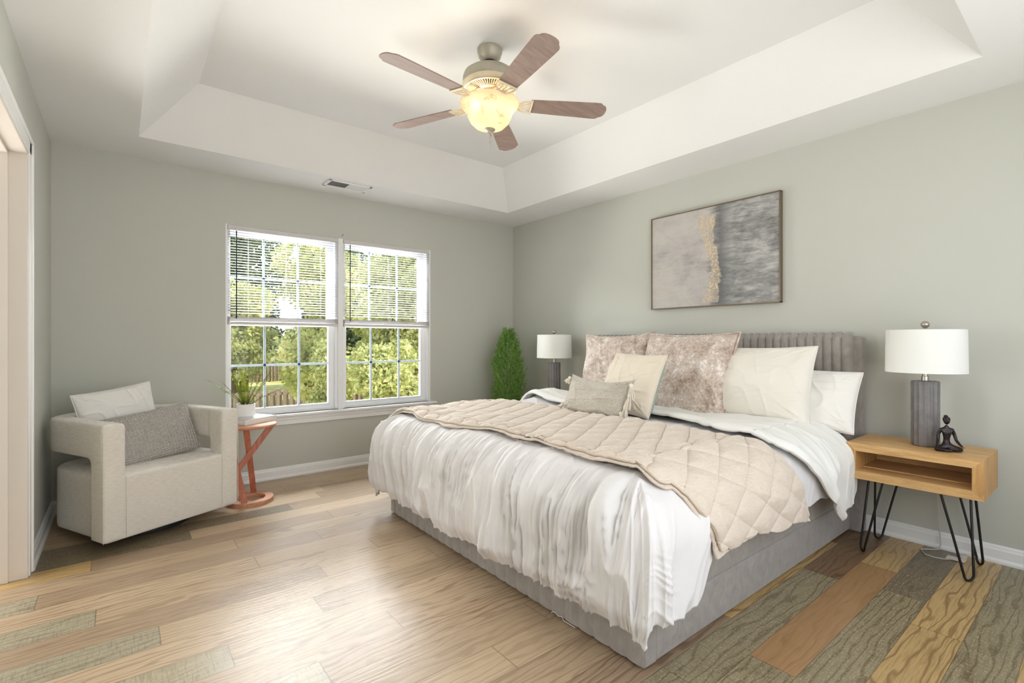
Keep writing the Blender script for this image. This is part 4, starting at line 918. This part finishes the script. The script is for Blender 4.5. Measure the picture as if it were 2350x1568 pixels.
def tree(name, label, cat, base, blobs, n, size, mat, seed, h, trunk_r=.08, group=None):
    e = empty(name, base, label, cat, group); rn = np.random.RandomState(seed)
    B = np.array(blobs, float); wgt = (B[:, 3] ** 2); wgt /= wgt.sum(); ids = rn.choice(len(B), n, p=wgt)
    dv = rn.normal(size=(n, 3)); dv /= np.linalg.norm(dv, axis=1)[:, None]; rr = B[ids, 3] * rn.uniform(.55, 1.0, n) ** .5
    C_ = B[ids, :3] + dv * rr[:, None] * np.array([1, 1, .9])
    C_ += .25 * B[ids, 3][:, None] * np.stack([vn(C_[:, 0] * 2, C_[:, 1] * 2, C_[:, 2] * 2 + k * 9) for k in range(3)], -1)
    C_[:, 2] = np.maximum(C_[:, 2], .05)
    a = rn.normal(size=(n, 3)); a[:, 2] -= .5; a /= np.linalg.norm(a, axis=1)[:, None]; b = np.cross(a, rn.normal(size=(n, 3))); b /= np.linalg.norm(b, axis=1)[:, None]
    L = size * rn.uniform(.6, 1.3, n)[:, None]; w_ = L * .30
    Vv = np.stack([C_, C_ + a * L * .45 + b * w_, C_ + a * L, C_ + a * L * .45 - b * w_], 1).reshape(-1, 3)
    me = bpy.data.meshes.new('foliage'); me.vertices.add(4 * n); me.vertices.foreach_set('co', Vv.ravel()); me.loops.add(4 * n); me.loops.foreach_set('vertex_index', np.arange(4 * n)); me.polygons.add(n); me.polygons.foreach_set('loop_start', np.arange(n) * 4); me.polygons.foreach_set('loop_total', np.full(n, 4)); me.update(calc_edges=True)
    me.materials.append(mat); fo = bpy.data.objects.new('foliage', me); COL.objects.link(fo); fo.parent = e
    mb = MB(); rnn = random.Random(seed)
    mb.tube([(0, 0, 0), (.05 * h * .3, 0, h * .3), (0, .03 * h, h * .6), (.0, 0, h * .9)], [trunk_r, trunk_r * .8, trunk_r * .55, trunk_r * .15], 8)
    for q in B[:8]: mb.tube([(0, 0, min(h * .6, max(.1, q[2] * .5))), (q[0] * .5, q[1] * .5, q[2] * .8), (q[0], q[1], q[2])], [trunk_r * .4, trunk_r * .25, trunk_r * .08], 6)
    obj('trunk', mb, M['bark'], e)
# broad leaved shrubs close to the glass on the right
def blobs(n, sx, sy, z0, z1, r0, r1, seed):
    rn = random.Random(seed); return [(rn.uniform(-sx, sx), rn.uniform(-sy, sy), rn.uniform(z0, z1), rn.uniform(r0, r1)) for _ in range(n)]
tree('shrub', 'broad leaved variegated shrub close to the glass of the right window unit', 'shrub', (.10, 3.3, GZ), blobs(16, .42, .45, .4, 2.3, .28, .46, 1), 15000, .085, M['leafA'], 1, 2.4)
tree('shrub', 'taller pale leaved bush behind the right lower panes', 'shrub', (1.35, 6.0, GZ), blobs(18, .75, .6, .4, 3.9, .4, .62, 2), 15000, .115, M['leafA'], 2, 3.9)
tree('shrub', 'loose shrub seen through the rightmost column of the left window unit', 'shrub', (-.42, 5.0, GZ), blobs(12, .22, .35, .4, 2.3, .22, .36, 3), 8000, .085, M['leafA'], 3, 2.3)
tree('leafy_tree', 'yellow green tree rising behind the mullion between the two window units', 'tree', (.45, 8.4, GZ), blobs(20, .55, .7, 1.4, 4.7, .42, .68, 4), 14000, .13, M['leafC'], 4, 4.8, .10)
tree('leafy_tree', 'bushy pale tree filling the upper right window behind its blind', 'tree', (3.5, 9.6, GZ), blobs(20, .9, .7, .6, 5.4, .5, .8, 6), 15000, .14, M['leafC'], 6, 5.4, .12)
tree('leafy_tree', 'round yellow green tree across the lawn at the left edge of the left window', 'tree', (-.2, 16.5, GZ), blobs(18, .9, .8, 1.9, 4.2, .6, .9, 5), 13000, .17, M['leafC'], 5, 4.4, .14)
bt = [((1.2, 22.5), 8.5, 'leafB'), ((5.9, 23), 8.0, 'leafB'), ((10.6, 23.5), 9.5, 'leafB'), ((15.3, 24), 10, 'leafB'), ((4.1, 15.6), 5.2, 'leafB'), ((8.4, 16.4), 8.0, 'leafC')]
lab = ['dark tree across the lawn behind the left window unit', 'dark tree leaving a gap of white sky above it', 'tall dark tree behind the right window unit', 'tall dark tree at the right edge of the view', 'dark bushy tree in front of the far fence behind the left unit right panes', 'tall yellowish tree deep behind the right window unit']
for i, ((x, y), h, lm) in enumerate(bt):
    tree('background_tree', lab[i], 'tree', (x, y, GZ), blobs(34, 1.35, 1.1, 1.0, h - .9, .65, 1.0, 20 + i), 13000, .24, M[lm], 20 + i, h, .2, 'trees beyond the lawn')
